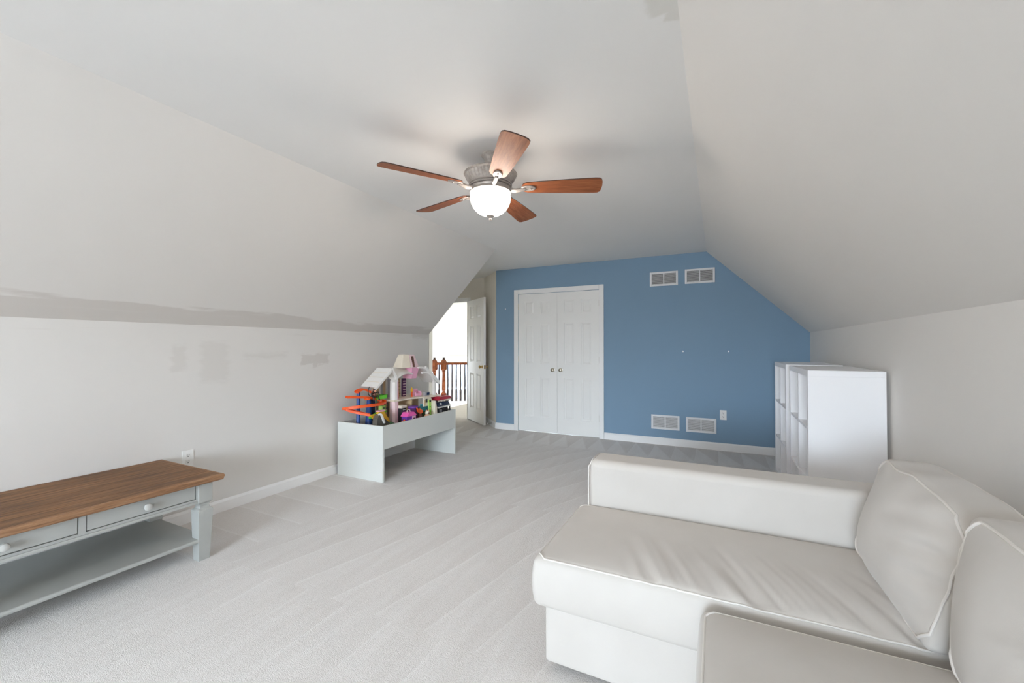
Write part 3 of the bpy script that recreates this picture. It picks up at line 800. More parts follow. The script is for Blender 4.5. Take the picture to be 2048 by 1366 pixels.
def back_cushion(y0, y1, z0, z1, xb, label, seed, sag, tilt=0.10, thick=0.135):
    """loose box cushion leaning on the sofa back; face towards -x"""
    hy, hz, hx = (y1-y0)/2, (z1-z0)/2, thick/2
    c = Vector((xb+hx, (y0+y1)/2, (z0+z1)/2)); r = 0.02
    o = thing('back_cushion', label, 'cushion', (c.x, c.y, z0), group='loose back cushions of the sofa')
    def fn(px, py, pz):
        p = rounded((px, py, pz), hx, hy, hz, r)
        a, b_, t = p.x/hx, p.y/hy, p.z/hz
        full = max(0, 1-abs(b_)**2.4)*max(0, 1-abs(t)**2.4)
        p.x += -0.070*full*max(0, -a) + 0.012*full*max(0, a)
        # outline: pulled in corners, bellied sides, slumped top edge
        p.y += 0.022*(1-t*t)*b_**5*(1 if abs(b_) > 0 else 0)
        p.z += (0.016*(1-b_*b_) - sag*max(0, -b_)**2)*max(0, t)
        p.x += 0.010*nse(p.y*6, p.z*6, seed)*(1-abs(a)*0.3)
        p.z += 0.012*nse(p.y*7+3, seed, p.x*3)*max(0, t)
        # creases fanning from the near corner
        dcor = math.hypot(b_+1, t-0.35)
        p.x += 0.012*math.sin((t-0.35+0.35*b_)*15)*max(0, 1-dcor*0.9)*max(0, -a)*(1-abs(b_)**8)
        p.x += -tilt*(-t)*0.0 + tilt*t*1.0
        return c+p
    ax_, ay_, az_ = axis_params(hx, r, 12), axis_params(hy, r, 56), axis_params(hz, r, 44)
    part('cover', cubegrid(ax_, ay_, az_, fn), 'upholstery', o, smooth='full')
    for sx in (-1, 1):
        pts = []
        ey, ez, cr = hy-0.006, hz-0.006, 0.045
        loop = [(-ey+cr, -ez), (ey-cr, -ez), (ey, -ez+cr), (ey, ez-cr), (ey-cr, ez), (-ey+cr, ez), (-ey, ez-cr), (-ey, -ez+cr)]
        for i in range(8):
            (u0, v0), (u1, v1) = loop[i], loop[(i+1) % 8]
            n = 30 if i % 2 == 0 else 5
            for k in range(n): pts.append(fn(sx*hx, u0+(u1-u0)*k/n, v0+(v1-v0)*k/n))
        part('piping', tube(BM(), [p+Vector((sx*0.001, 0, 0.001)) for p in pts], 0.0040, 8, closed=True), 'piping', o, smooth=True)
back_cushion(1.470, 2.100, 0.446, 0.815, 0.528, 'plump beige back cushion wedged against the low sofa arm', 2.2, 0.02, 0.045)
back_cushion(0.850, 1.422, 0.446, 0.835, 0.532, 'beige back cushion leaning on the sofa seat beside the chaise', 6.7, 0.02, 0.02)
# ------------------------------------------------------------------ toy table
TX0, TX1, TY0, TY1, TZ = -3.345, -2.763, 2.932, 4.122, 0.517
tt = thing('toy_table', 'low white play table with a sunken tray and solid end panels', 'play table', ((TX0+TX1)/2, (TY0+TY1)/2, 0))
tp = 0.022
part('end_panel', bx(TX0, TX1, TY0, TY0+tp, 0, TZ), 'toy_table_paint', tt, bev=0.002)
part('end_panel', bx(TX0, TX1, TY1-tp, TY1, 0, TZ), 'toy_table_paint', tt, bev=0.002)
part('front_panel', bx(TX1-0.02, TX1-0.001, TY0+tp, TY1-tp, 0.302, TZ-0.001), 'toy_table_paint', tt, bev=0.0015)
part('back_panel', bx(TX0+0.001, TX0+0.02, TY0+tp, TY1-tp, 0.302, TZ-0.001), 'toy_table_paint', tt, bev=0.0015)
plain('tray_grey', srgb(120, 120, 116), 0.7)
ZT = 0.430
part('tray', bx(TX0+0.02, TX1-0.02, TY0+tp, TY1-tp, ZT-0.02, ZT), 'tray_grey', tt)

# toy colours
for n_, c_ in dict(orange=(240, 96, 40), blue=(38, 78, 150), navy=(32, 52, 86), green=(96, 196, 48), lime=(176, 214, 110), yellow=(238, 186, 52), dgrey=(92, 88, 80),
                   white=(238, 236, 232), cream=(232, 222, 204), tan=(214, 188, 148), pink=(238, 176, 204), hotpink=(236, 96, 176), palepink=(236, 208, 212), purple=(122, 66, 172),
                   plum=(96, 58, 104), black=(44, 42, 46), teal=(66, 150, 164), red=(178, 34, 58), brown=(104, 66, 54), peach=(238, 176, 140), grey=(168, 168, 172), darkgreen=(64, 92, 60)).items():
    plain('toy_'+n_, srgb(*c_), 0.38, vary=0.05, scale=20)

def toy(name, label, cat, loc, rz=0.0): return thing(name, label, cat, loc, rz)
# --- car track tower toy
tk = toy('toy_track_tower', 'orange spiral toy car track on blue towers at the end of the play table', 'toy', (-3.15, 3.06, ZT))
tb = lambda x, y, z0, z1, r0, r1, n=14: lathe(BM(), [(r0*1.5, z0), (r0*1.3, z0+0.02), (r0, z0+0.04), (r1, z1-0.01), (r1*0.8, z1)], (x, y, 0), n)
part('tower', tb(-3.200, 3.055, ZT, 0.800, 0.020, 0.018), 'toy_blue', tk, smooth=True)
part('tower', tb(-3.170, 3.165, ZT, 0.735, 0.036, 0.020), 'toy_blue', tk, smooth=True)
part('tower_panel', bx(-3.19, -3.16, 3.185, 3.245, ZT+0.06, 0.715), 'toy_navy', tk, bev=0.006)
part('base_plate', bx(-3.30, -3.06, 2.965, 3.25, ZT, ZT+0.012), 'toy_navy', tk, bev=0.004)
U = [(-0.024, 0.016), (-0.024, -0.006), (0.024, -0.006), (0.024, 0.016), (0.020, 0.016), (0.020, 0.0), (-0.020, 0.0), (-0.020, 0.016)]
helix = [(-3.2, 2.906, 0.761), (-3.17, 3.003, 0.752), (-3.14, 3.111, 0.738), (-3.135, 3.225, 0.708), (-3.075, 3.275, 0.684), (-3.025, 3.180, 0.674), (-3.02, 3.034, 0.676), (-3.06, 2.935, 0.674), (-3.13, 2.880, 0.666), (-3.19, 2.875, 0.655), (-3.17, 2.900, 0.640), (-3.08, 2.945, 0.615), (-3.0, 3.010, 0.590)]
part('track', sweep(BM(), smooth_path(helix, 6), U), 'toy_orange', tk)
part('track_start', sweep(BM(), smooth_path([(-3.2, 3.03, 0.795), (-3.2, 3.06, 0.812), (-3.2, 3.113, 0.817), (-3.18, 3.16, 0.800), (-3.16, 3.19, 0.775)], 5), U), 'toy_orange', tk)
part('track_joiner', bx(-3.145, -3.085, 3.075, 3.10, 0.725, 0.738), 'toy_orange', tk, bev=0.003)
part('exit_flap', prism(BM(), [(2.985, 0.60), (3.105, 0.592), (3.090, 0.520), (3.075, 0.515)], 'x', -2.995, -2.975), 'toy_yellow', tk, bev=0.003)
# --- perched monkey-like figure on the second tower
fg = toy('toy_figure', 'small dark jointed toy figure perched above the orange track', 'toy', (-3.10, 3.165, 0.735))
part('body', lathe(BM(), [(0.006, 0.735), (0.020, 0.745), (0.024, 0.765), (0.018, 0.785), (0.008, 0.792)], (-3.10, 3.165, 0), 14), 'toy_brown', fg, smooth=True)
part('head', lathe(BM(), [(0.002, 0.790), (0.016, 0.796), (0.021, 0.810), (0.016, 0.824), (0.002, 0.829)], (-3.10, 3.165, 0), 14), 'toy_black', fg, smooth=True)
part('muzzle', lathe(BM(), [(0.012, -3.083), (0.010, -3.074), (0.002, -3.070)], (0, 3.160, 0.806), 12, axis='x'), 'toy_peach', fg, smooth=True)
for sy in (-1, 1):
    part('ear', lathe(BM(), [(0.002, -3.106), (0.009, -3.103), (0.009, -3.097), (0.002, -3.094)], (0, 3.165+sy*0.024, 0.816), 12, axis='x'), 'toy_peach', fg, smooth=True)
    part('arm', tube(BM(), smooth_path([(-3.10, 3.165+sy*0.018, 0.782), (-3.09, 3.165+sy*0.045, 0.790), (-3.08, 3.165+sy*0.050, 0.760), (-3.07, 3.165+sy*0.036, 0.745)], 4), 0.006, 8), 'toy_black', fg, smooth=True)
    part('leg', tube(BM(), smooth_path([(-3.10, 3.165+sy*0.014, 0.748), (-3.075, 3.165+sy*0.034, 0.752), (-3.07, 3.165+sy*0.036, 0.722), (-3.06, 3.165+sy*0.038, 0.716)], 4), 0.007, 8), 'toy_black', fg, smooth=True)
part('tail', tube(BM(), smooth_path([(-3.12, 3.165, 0.745), (-3.14, 3.14, 0.76), (-3.14, 3.125, 0.80), (-3.13, 3.128, 0.845), (-3.12, 3.14, 0.850)], 5), 0.004, 8), 'toy_black', fg, smooth=True)
# --- green ledge hooked to the dollhouse, green slide
gt = toy('toy_green_tray', 'bright green toy trough resting beside the dollhouse deck', 'toy', (-3.10, 3.29, 0.715))
part('trough', sweep(BM(), [(-3.10, 3.20, 0.722), (-3.10, 3.315, 0.722)], [(-0.035, 0.035), (-0.035, -0.004), (0.035, -0.004), (0.035, 0.035), (0.030, 0.035), (0.030, 0.0), (-0.030, 0.0), (-0.030, 0.035)]), 'toy_green', gt)
part('end_clip', bx(-3.138, -3.062, 3.310, 3.319, 0.716, 0.760), 'toy_darkgreen', gt, bev=0.002)
part('leg', tube(BM(), [(-3.115, 3.215, ZT), (-3.115, 3.215, 0.72)], 0.006, 8), 'toy_darkgreen', gt, smooth=True)
gs = toy('toy_green_slide', 'light green toy slide with a raised cab among the tower legs', 'toy', (-3.06, 3.20, ZT))
part('ramp', prism(BM(), [(3.08, 0.560), (3.20, 0.600), (3.27, 0.600), (3.27, 0.585), (3.20, 0.585), (3.08, 0.545)], 'x', -3.09, -3.03), 'toy_green', gs, bev=0.003)
part('cab', bx(-3.085, -3.035, 3.205, 3.265, 0.600, 0.655), 'toy_lime', gs, bev=0.008)
part('window', bx(-3.0352, -3.0335, 3.218, 3.252, 0.618, 0.642), 'toy_darkgreen', gs)
part('leg', bx(-3.075, -3.045, 3.22, 3.25, ZT, 0.586), 'toy_darkgreen', gs)
dg = toy('toy_cage', 'small dark open toy frame standing behind the green slide', 'toy', (-3.10, 3.325, ZT))
for yy in (3.30, 3.345):
    for xx in (-3.13, -3.085): part('post', tube(BM(), [(xx, yy, ZT), (xx, yy, 0.67)], 0.005, 6), 'toy_black', dg)
for zz in (0.54, 0.61, 0.665): part('rail', tube(BM(), [(-3.13, 3.30, zz), (-3.085, 3.30, zz), (-3.085, 3.345, zz), (-3.13, 3.345, zz)], 0.0045, 6, closed=True), 'toy_plum', dg)
# --- grey ramp with white stripe, yellow slide
gr = toy('toy_grey_ramp', 'dark grey curved toy ramp with a white side stripe', 'toy', (-2.88, 3.11, ZT))
part('ramp', prism(BM(), [(2.975, ZT), (2.990, 0.570), (3.020, 0.606), (3.050, 0.600), (3.085, 0.560), (3.140, 0.520), (3.225, 0.480), (3.235, ZT)], 'x', -2.945, -2.885), 'toy_dgrey', gr, bev=0.004)
part('stripe', sweep(BM(), smooth_path([(-2.872, 3.066, 0.520), (-2.872, 3.048, 0.560), (-2.872, 3.030, 0.595), (-2.874, 3.015, 0.612), (-2.882, 2.998, 0.606)], 5), [(-0.009, -0.007), (0.009, -0.007), (0.009, 0.007), (-0.009, 0.007)]), 'toy_white', gr)
part('dark_foot', prism(BM(), [(3.150, ZT), (3.150, 0.520), (3.225, 0.482), (3.235, ZT)], 'x', -2.884, -2.850), 'toy_darkgreen', gr, bev=0.003)
ys = toy('toy_yellow_slide', 'yellow toy slide with a peach top next to the grey ramp', 'toy', (-2.93, 3.16, ZT))
part('slide', prism(BM(), [(3.06, 0.600), (3.07, 0.617), (3.150, 0.612), (3.215, 0.530), (3.235, 0.495), (3.190, 0.495), (3.10, 0.570)], 'x', -2.975, -2.948), 'toy_yellow', ys, bev=0.004)
part('deck', bx(-3.00, -2.950, 3.085, 3.165, 0.613, 0.626), 'toy_pink', ys, bev=0.003)
part('stand', bx(-2.985, -2.965, 3.12, 3.17, ZT, 0.58), 'toy_peach', ys)

# --- dollhouse
PH = math.radians(9)
dh = toy('dollhouse', 'white and pink open dollhouse with a tall chimney on the play table', 'dollhouse', (-3.005, 3.345, ZT), -PH)
def dl(name, bm, mat, par=None, **k): return part(name, bm, 'toy_'+mat, par or dh, local=True, **k)
z = lambda a: a-ZT
dl('base', bx(-0.28, 0.02, -0.02, 0.60, 0.0, 0.022), 'palepink', bev=0.004)
dl('deck', prism(BM(), [(-0.28, -0.06), (-0.06, -0.035), (0.028, -0.02), (0.032, 0.03), (0.012, 0.16), (0.015, 0.28), (0.05, 0.40), (0.055, 0.63), (-0.28, 0.63)], 'z', z(0.684), z(0.700)), 'cream', bev=0.003)
dl('front_post', prism(BM(), [(-0.032, -0.026), (0.010, -0.026), (0.026, -0.006), (0.026, 0.026), (-0.032, 0.026)], 'z', 0.0, z(0.684)), 'palepink', bev=0.003)
dl('front_post', prism(BM(), [(-0.032, -0.026), (0.010, -0.026), (0.026, -0.006), (0.026, 0.026), (-0.032, 0.026)], 'z', z(0.700), z(0.905)), 'white', bev=0.003)
dl('post_strip', bx(-0.020, 0.022, 0.0262, 0.040, z(0.700), z(0.900)), 'pink', bev=0.002)
dl('post_strip', bx(-0.020, 0.022, 0.0262, 0.040, 0.022, z(0.684)), 'pink', bev=0.002)
dl('corner_post', bx(-0.005, 0.030, 0.545, 0.575, z(0.700), z(0.860)), 'white', bev=0.003)
dl('corner_post', bx(-0.26, -0.235, -0.058, -0.034, z(0.700), z(0.900)), 'white', bev=0.003)
dl('side_wall', prism(BM(), [(-0.26, z(0.700)), (-0.17, z(0.700)), (-0.17, z(0.86)), (-0.20, z(0.93)), (-0.26, z(0.93))], 'x', -0.0, 0.0) if False else bx(-0.27, -0.262, -0.058, 0.10, z(0.700), z(0.93)), 'tan')
dl('back_wall', bx(-0.28, -0.272, -0.02, 0.58, 0.022, z(0.684)), 'tan')
dl('partition', prism(BM(), [(-0.27, 0.20), (-0.005, 0.24), (-0.005, 0.25), (-0.27, 0.21)], 'z', 0.022, z(0.684)), 'tan')
# left roof slope (falls to -y), its rake beams and the ridge
def slope(y0, z0, y1, z1, x0, x1, t=0.012):
    n = Vector((0, -(z1-z0), y1-y0)).normalized()*t
    return prism(BM(), [(y0, z0), (y1, z1), (y1+n.y, z1+n.z), (y0+n.y, z0+n.z)], 'x', x0, x1)
rf = dl('roof_slope', slope(-0.225, z(0.842), -0.035, z(1.015), -0.225, 0.012), 'white')
for k in range(1, 4):
    f = k/4; dl('shingle_line', slope(-0.225+0.19*f, z(0.842)+0.173*f, -0.221+0.19*f, z(0.8455)+0.173*f, -0.225, 0.012, 0.0145), 'cream', rf)
dl('rake_beam', slope(-0.235, z(0.825), -0.035, z(1.006), 0.012, 0.032, 0.022), 'white', bev=0.002)
dl('rake_beam', prism(BM(), [(-0.038, z(1.006)), (-0.035, z(1.030)), (0.030, z(0.930)), (0.030, z(0.890)), (0.018, z(0.890))], 'x', 0.010, 0.032), 'white', bev=0.002)
dl('ridge_beam', bx(-0.225, 0.0, -0.045, -0.020, z(1.010), z(1.028)), 'white', bev=0.004)
# centre roof: arched sheet bulging to the room
bm = BM(); N, M_ = 18, 6
rows = []
for i in range(N+1):
    t = i/N; yy = -0.03+0.26*t
    zb = 0.890+0.075*math.sin(min(1, t*1.15)*PI*0.62)
    row = []
    for j in range(M_+1):
        q_ = j/M_
        row.append((-0.115+0.150*q_**1.5, yy, z(1.030+(zb-1.030)*q_)))
    rows.append(row)
va = [[bm.verts.new(p) for p in r_] for r_ in rows]; vb = [[bm.verts.new((p[0]-0.010, p[1], p[2]-0.006)) for p in r_] for r_ in rows]
for i in range(N):
    for j in range(M_):
        bm.faces.new((va[i][j], va[i+1][j], va[i+1][j+1], va[i][j+1])); bm.faces.new((vb[i][j], vb[i][j+1], vb[i+1][j+1], vb[i+1][j]))
    bm.faces.new((va[i][M_], va[i+1][M_], vb[i+1][M_], vb[i][M_])); bm.faces.new((va[i+1][0], va[i][0], vb[i][0], vb[i+1][0]))
for i in (0, N):
    for j in range(M_): bm.faces.new((va[i][j], va[i][j+1], vb[i][j+1], vb[i][j]))
bmesh.ops.recalc_face_normals(bm, faces=bm.faces)
dl('front_roof', bm, 'white', smooth=True)
# chimney tower: cream left half, pink right half with a brown slot
def frustum(b0, b1, z0, z1):
    bm = BM(); va = [bm.verts.new((x, y, z0)) for x, y in b0]; vb = [bm.verts.new((x, y, z1)) for x, y in b1]
    for i in range(4): bm.faces.new((va[i], va[(i+1) % 4], vb[(i+1) % 4], vb[i]))
    bm.faces.new(va); bm.faces.new(vb); bmesh.ops.recalc_face_normals(bm, faces=bm.faces); return bm
ch = dl('chimney', frustum([(-0.16, 0.110), (-0.02, 0.110), (0.0, 0.235), (-0.16, 0.235)], [(-0.13, 0.158), (-0.05, 0.158), (-0.035, 0.235), (-0.13, 0.235)], z(1.022), z(1.168)), 'peach' if False else 'cream', bev=0.01)
cp = dl('chimney_side', frustum([(-0.16, 0.237), (0.004, 0.237), (-0.02, 0.365), (-0.16, 0.365)], [(-0.13, 0.237), (-0.035, 0.237), (-0.05, 0.318), (-0.13, 0.318)], z(1.022), z(1.164)), 'palepink', bev=0.008)
dl('flue_slot', frustum([(-0.03, 0.262), (0.003, 0.262), (-0.001, 0.286), (-0.03, 0.286)], [(-0.055, 0.252), (-0.033, 0.252), (-0.037, 0.292), (-0.055, 0.292)], z(1.030), z(1.148)), 'brown', cp)
dl('chimney_breast', frustum([(-0.14, 0.235), (0.0, 0.235), (-0.01, 0.315), (-0.14, 0.315)], [(-0.16, 0.237), (0.004, 0.237), (-0.02, 0.362), (-0.16, 0.362)], z(0.905), z(1.022)), 'pink', bev=0.004)
# right roof slope and gable arch
dl('roof_slope', slope(0.400, z(1.020), 0.615, z(0.835), -0.225, 0.005), 'white')
dl('rake_beam', slope(0.400, z(1.008), 0.618, z(0.822), 0.006, 0.034, 0.034), 'white', bev=0.002)
dl('ridge_beam', bx(-0.10, 0.02, 0.330, 0.410, z(1.012), z(1.030)), 'white', bev=0.004)
dl('arch_brace', sweep(BM(), smooth_path([(0.018, 0.36, z(0.960)), (0.018, 0.43, z(0.962)), (0.018, 0.50, z(0.930)), (0.018, 0.545, z(0.870)), (0.018, 0.556, z(0.810))], 5), [(-0.010, -0.008), (0.010, -0.008), (0.010, 0.008), (-0.010, 0.008)]), 'white')
dl('cross_beam', bx(-0.24, -0.225, 0.36, 0.58, z(0.905), z(0.918)), 'cream')
# upper room backdrop
dl('room_panel', bx(-0.20, -0.192, 0.075, 0.16, z(0.700), z(0.90)), 'grey')
pp = dl('room_panel', bx(-0.20, -0.190, 0.16, 0.245, z(0.700), z(0.90)), 'tan')
for k in range(4): dl('panel_line', bx(-0.190, -0.187, 0.172+0.02*k, 0.174+0.02*k, z(0.705), z(0.895)), 'brown', pp)
for k in range(4): dl('panel_line', bx(-0.190, -0.187, 0.162, 0.243, z(0.735+0.04*k), z(0.738+0.04*k)), 'brown', pp)
ld = dl('stair_panel', bx(-0.19, -0.165, 0.255, 0.30, z(0.700), z(0.90)), 'plum', bev=0.002)
for k in range(6): dl('stair_tread', bx(-0.165, -0.155, 0.257, 0.298, z(0.715+0.03*k), z(0.722+0.03*k)), 'palepink', ld)
dl('window_frame', bx(-0.268, -0.255, 0.015, 0.028, z(0.705), z(0.87)), 'white')
dl('window_shutter', bx(-0.262, -0.252, 0.03, 0.055, z(0.705), z(0.86)), 'grey')
dl('counter', bx(-0.12, -0.07, 0.075, 0.125, z(0.700), z(0.775)), 'peach', bev=0.004)
# things standing in the dollhouse
def world_dl(x, y, zz):
    v_ = ROOT_M[dh.name] @ Vector((x, y, 0)); return (v_.x, v_.y, zz)
t_ = toy('toy_armchair', 'pink toy armchair on the dollhouse upper floor', 'toy', world_dl(-0.10, 0.40, 0.700), -PH)
part('seat', bx(-0.03, 0.03, -0.035, 0.035, 0, 0.03), 'toy_pink', t_, local=True, bev=0.006)
part('backrest', bx(-0.045, -0.030, -0.045, 0.045, 0, 0.075), 'toy_pink', t_, local=True, bev=0.012, bseg=3)
for sy in (-1, 1): part('armrest', bx(-0.03, 0.03, sy*0.040-0.006, sy*0.040+0.006, 0, 0.048), 'toy_pink', t_, local=True, bev=0.004)
t_ = toy('toy_television', 'tiny pale blue toy television on the dollhouse deck', 'toy', world_dl(-0.02, 0.47, 0.700), -PH)
part('case', bx(-0.02, 0.02, -0.035, 0.035, 0.0, 0.042), 'toy_grey', t_, local=True, bev=0.006)
part('screen', bx(0.0195, 0.022, -0.012, 0.028, 0.008, 0.034), 'toy_navy', t_, local=True, bev=0.001)
t_ = toy('toy_star_figure', 'small yellow star-shaped toy figure by the dollhouse stairs', 'toy', world_dl(-0.06, 0.292, 0.700), -PH)
st = [(0.022*(1 if i % 2 == 0 else 0.45)*math.sin(i*PI/5), 0.075+0.030*(1 if i % 2 == 0 else 0.45)*math.cos(i*PI/5)) for i in range(10)]
part('star', prism(BM(), st, 'x', -0.006, 0.006), 'toy_yellow', t_, local=True, bev=0.001)
part('stand', prism(BM(), [(-0.010, 0.0), (0.010, 0.0), (0.006, 0.058), (-0.006, 0.058)], 'x', -0.005, 0.005), 'toy_orange', t_, local=True)
t_ = toy('toy_mouse_figure', 'small grey toy animal sitting on the peach dollhouse counter', 'toy', world_dl(-0.095, 0.10, 0.775), -PH)
part('body', lathe(BM(), [(0.012, 0), (0.018, 0.008), (0.015, 0.025), (0.006, 0.033)], (0, 0, 0), 12), 'toy_grey', t_, local=True, smooth=True)
part('head', lathe(BM(), [(0.002, 0.030), (0.012, 0.034), (0.014, 0.044), (0.008, 0.054), (0.001, 0.056)], (0.004, 0, 0), 12), 'toy_white', t_, local=True, smooth=True)
for sy in (-1, 1): part('ear', lathe(BM(), [(0.001, -0.002), (0.008, 0.0), (0.001, 0.003)], (0.002, sy*0.013, 0.054), 10, axis='x'), 'toy_grey', t_, local=True, smooth=True)

# --- front row of small toys in the tray
t_ = toy('toy_oven', 'dark toy oven with a cream top standing inside the dollhouse', 'toy', (-2.96, 3.395, ZT+0.022))
part('body', bx(-2.990, -2.935, 3.385, 3.452, ZT+0.0225, 0.612), 'toy_black', t_, bev=0.003)
part('door_window', bx(-2.9352, -2.9330, 3.395, 3.442, 0.500, 0.585), 'toy_plum', t_, bev=0.001)
part('top', bx(-2.995, -2.930, 3.378, 3.458, 0.612, 0.640), 'toy_cream', t_, bev=0.003)
part('handle', tube(BM(), [(-2.930, 3.398, 0.595), (-2.930, 3.440, 0.595)], 0.003, 6), 'toy_white', t_)
t_ = toy('toy_purple_tub', 'dark purple round toy tub behind the little purple house', 'toy', (-2.915, 3.525, ZT))
part('tub', lathe(BM(), [(0.042, ZT), (0.046, 0.50), (0.050, 0.600), (0.054, 0.606), (0.054, 0.618), (0.046, 0.618), (0.042, 0.58)], (-2.903, 3.524, 0), 24), 'toy_plum', t_, smooth=True)
part('rim', lathe(BM(), [(0.053, 0.603), (0.056, 0.608), (0.056, 0.616), (0.053, 0.620)], (-2.903, 3.524, 0), 24), 'toy_purple', t_, smooth=True)
t_ = toy('toy_little_house', 'small purple toy house with a bright pink roof', 'toy', (-2.84, 3.40, ZT))
hx0, hx1, hy0, hy1 = -2.885, -2.815, 3.325, 3.455
part('walls', bx(hx0, hx1, hy0, hy1, ZT, 0.543), 'toy_purple', t_, bev=0.004)
part('front_wall', bx(hx1-0.03, hx1+0.004, 3.404, 3.460, ZT, 0.540), 'toy_pink', t_, bev=0.003)
part('doorway', bx(hx1+0.0035, hx1+0.006, 3.418, 3.446, 0.480, 0.520), 'toy_black', t_, bev=0.001)
part('roof', prism(BM(), [(hy0-0.014, 0.543), (hy1+0.016, 0.543), (hy1-0.030, 0.582), (hy0+0.022, 0.582)], 'x', hx0-0.006, hx1+0.010), 'toy_hotpink', t_, bev=0.004)
part('roof_handle', tube(BM(), smooth_path([(-2.85, 3.365, 0.580), (-2.85, 3.372, 0.600), (-2.85, 3.39, 0.606), (-2.85, 3.408, 0.600), (-2.85, 3.415, 0.580)], 4), 0.004, 8), 'toy_palepink', t_, smooth=True)
part('side_window', bx(hx0+0.012, hx0+0.050, hy0-0.0015, hy0+0.001, 0.485, 0.52), 'toy_plum', t_)
t_ = toy('toy_block', 'peach toy block lying against the tray front by the purple house', 'toy', (-2.815, 3.285, ZT))
part('cube', bx(-2.835, -2.797, 3.262, 3.308, ZT, 0.508), 'toy_peach', t_, bev=0.004)
part('stud', lathe(BM(), [(0.010, 0.508), (0.010, 0.518), (0.007, 0.520)], (-2.816, 3.285, 0), 12), 'toy_orange', t_)
t_ = toy('toy_orange_bird', 'orange toy bird with spread wings between the purple house and green playset', 'toy', (-2.865, 3.575, ZT))
part('body', lathe(BM(), [(0.004, ZT), (0.026, ZT+0.012), (0.030, 0.500), (0.024, 0.545), (0.010, 0.562), (0.001, 0.566)], (-2.865, 3.585, 0), 16), 'toy_brown', t_, smooth=True)
part('wing', prism(BM(), [(3.500, 0.612), (3.515, 0.565), (3.560, 0.535), (3.605, 0.545), (3.600, 0.575), (3.550, 0.585)], 'x', -2.845, -2.832), 'toy_orange', t_, bev=0.004)
part('head', lathe(BM(), [(0.001, 0.556), (0.015, 0.564), (0.018, 0.577), (0.010, 0.592), (0.001, 0.595)], (-2.865, 3.585, 0), 14), 'toy_orange', t_, smooth=True)
part('beak', lathe(BM(), [(0.007, -2.852), (0.001, -2.832)], (0, 3.583, 0.576), 10, axis='x'), 'toy_yellow', t_, smooth=True)
t_ = toy('toy_peach_animal', 'peach toy animal with a pale head sitting at the tray front', 'toy', (-2.82, 3.665, ZT))
part('body', lathe(BM(), [(0.020, ZT), (0.030, ZT+0.015), (0.032, 0.49), (0.024, 0.515), (0.010, 0.525)], (-2.825, 3.665, 0), 16), 'toy_peach', t_, smooth=True)
part('head', lathe(BM(), [(0.002, 0.512), (0.022, 0.522), (0.026, 0.537), (0.018, 0.554), (0.002, 0.560)], (-2.825, 3.668, 0), 16), 'toy_cream', t_, smooth=True)
for sy in (-1, 1): part('ear', lathe(BM(), [(0.006, 0.548), (0.008, 0.560), (0.001, 0.572)], (-2.825, 3.668+sy*0.016, 0), 10), 'toy_peach', t_, smooth=True)
part('snout', lathe(BM(), [(0.010, -2.803), (0.008, -2.794), (0.001, -2.792)], (0, 3.665, 0.533), 12, axis='x'), 'toy_brown', t_, smooth=True)
t_ = toy('toy_teal_boat', 'teal toy boat lying across the tray behind the orange bird', 'toy', (-2.905, 3.69, ZT))
bm = prism(BM(), [(3.630, 0.548), (3.765, 0.540), (3.782, 0.592), (3.600, 0.606)], 'x', -2.935, -2.880)
part('hull', bm, 'toy_teal', t_, bev=0.006)
part('cabin', bx(-2.925, -2.890, 3.665, 3.730, 0.600, 0.622), 'toy_teal', t_, bev=0.005)
part('stand', bx(-2.930, -2.885, 3.67, 3.74, ZT, 0.546), 'toy_darkgreen', t_)
t_ = toy('toy_green_playset', 'cream and lime green arched toy playset facade with dark windows', 'toy', (-2.86, 3.74, ZT))
part('facade', prism(BM(), [(3.652, 0.600), (3.648, 0.700), (3.672, 0.706), (3.775, 0.690), (3.800, 0.660), (3.822, 0.560), (3.832, ZT), (3.770, ZT), (3.768, 0.600)], 'x', -2.876, -2.860), 'toy_cream', t_, bev=0.003)
part('green_post', bx(-2.8605, -2.845, 3.720, 3.765, ZT, 0.668), 'toy_lime', t_, bev=0.004)
part('side_arch', prism(BM(), [(3.772, ZT), (3.770, 0.655), (3.790, 0.650), (3.812, 0.560), (3.822, ZT)], 'x', -2.8595, -2.800), 'toy_cream', t_, bev=0.004)
part('dark_window', bx(-2.8600, -2.8575, 3.680, 3.712, 0.640, 0.680), 'toy_black', t_)
part('dark_window', bx(-2.8450, -2.8425, 3.728, 3.757, 0.642, 0.660), 'toy_black', t_)
part('picture_panel', bx(-2.8600, -2.8575, 3.655, 3.678, 0.610, 0.670), 'toy_tan', t_)
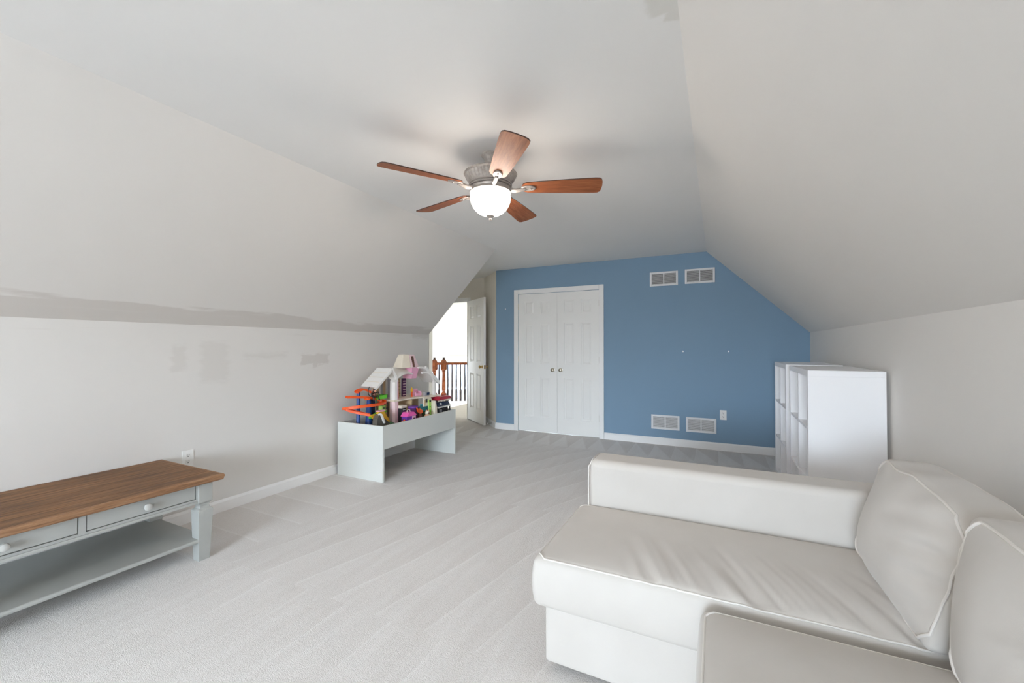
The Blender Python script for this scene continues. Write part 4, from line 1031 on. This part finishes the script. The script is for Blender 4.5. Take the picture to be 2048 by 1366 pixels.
for zz in (0.50, 0.545, 0.59): part('green_knob', lathe(BM(), [(0.010, -2.846), (0.008, -2.838), (0.001, -2.836)], (0, 3.742, zz), 10, axis='x'), 'toy_green', t_, smooth=True)
t_ = toy('toy_carriage_house', 'dark toy house with a scalloped red roof and blue awning at the tray end', 'toy', (-2.87, 3.96, ZT))
cy0_, cy1_ = 3.850, 4.085
part('floor', bx(-2.93, -2.81, cy0_, cy1_, ZT, ZT+0.012), 'toy_black', t_)
for yy in (cy0_+0.008, (cy0_+cy1_)/2-0.02, cy1_-0.008):
    for xx in (-2.922, -2.818): part('post', bx(xx-0.007, xx+0.007, yy-0.007, yy+0.007, ZT+0.012, 0.560), 'toy_black', t_)
part('grey_door', bx(-2.830, -2.822, 3.89, 3.93, ZT+0.012, 0.540), 'toy_grey', t_)
part('dark_room', bx(-2.915, -2.835, 3.95, cy1_-0.02, ZT+0.012, 0.555), 'toy_black', t_)
part('balcony', bx(-2.935, -2.803, cy0_-0.006, cy1_+0.004, 0.560, 0.574), 'toy_white', t_, bev=0.003)
part('awning', prism(BM(), [(-2.925, 0.618), (-2.840, 0.618), (-2.808, 0.578), (-2.925, 0.578)], 'y', cy0_+0.004, cy1_-0.004), 'toy_navy', t_, bev=0.003)
part('awning_trim', bx(-2.836, -2.815, cy0_+0.05, cy0_+0.065, 0.580, 0.612), 'toy_white', t_)
sc = [(cy0_-0.004, 0.650)]+[(cy0_+(cy1_-cy0_)*i/24, 0.628+0.008*abs(math.sin(i*PI/6))) for i in range(25)]+[(cy1_+0.006, 0.650)]
part('scallop_trim', prism(BM(), sc, 'x', -2.818, -2.810), 'toy_cream', t_)
part('back_wall', bx(-2.930, -2.922, cy0_, cy1_, 0.574, 0.650), 'toy_cream', t_)
rfp = part('roof', prism(BM(), [(cy0_-0.012, 0.648), (cy1_+0.012, 0.648), (cy1_-0.020, 0.682), (cy0_+0.030, 0.686)], 'x', -2.945, -2.800), 'toy_red', t_, bev=0.004)
part('ridge_cap', tube(BM(), [(-2.872, cy0_+0.03, 0.685), (-2.872, cy1_-0.02, 0.684)], 0.006, 8), 'toy_red', rfp, smooth=True)
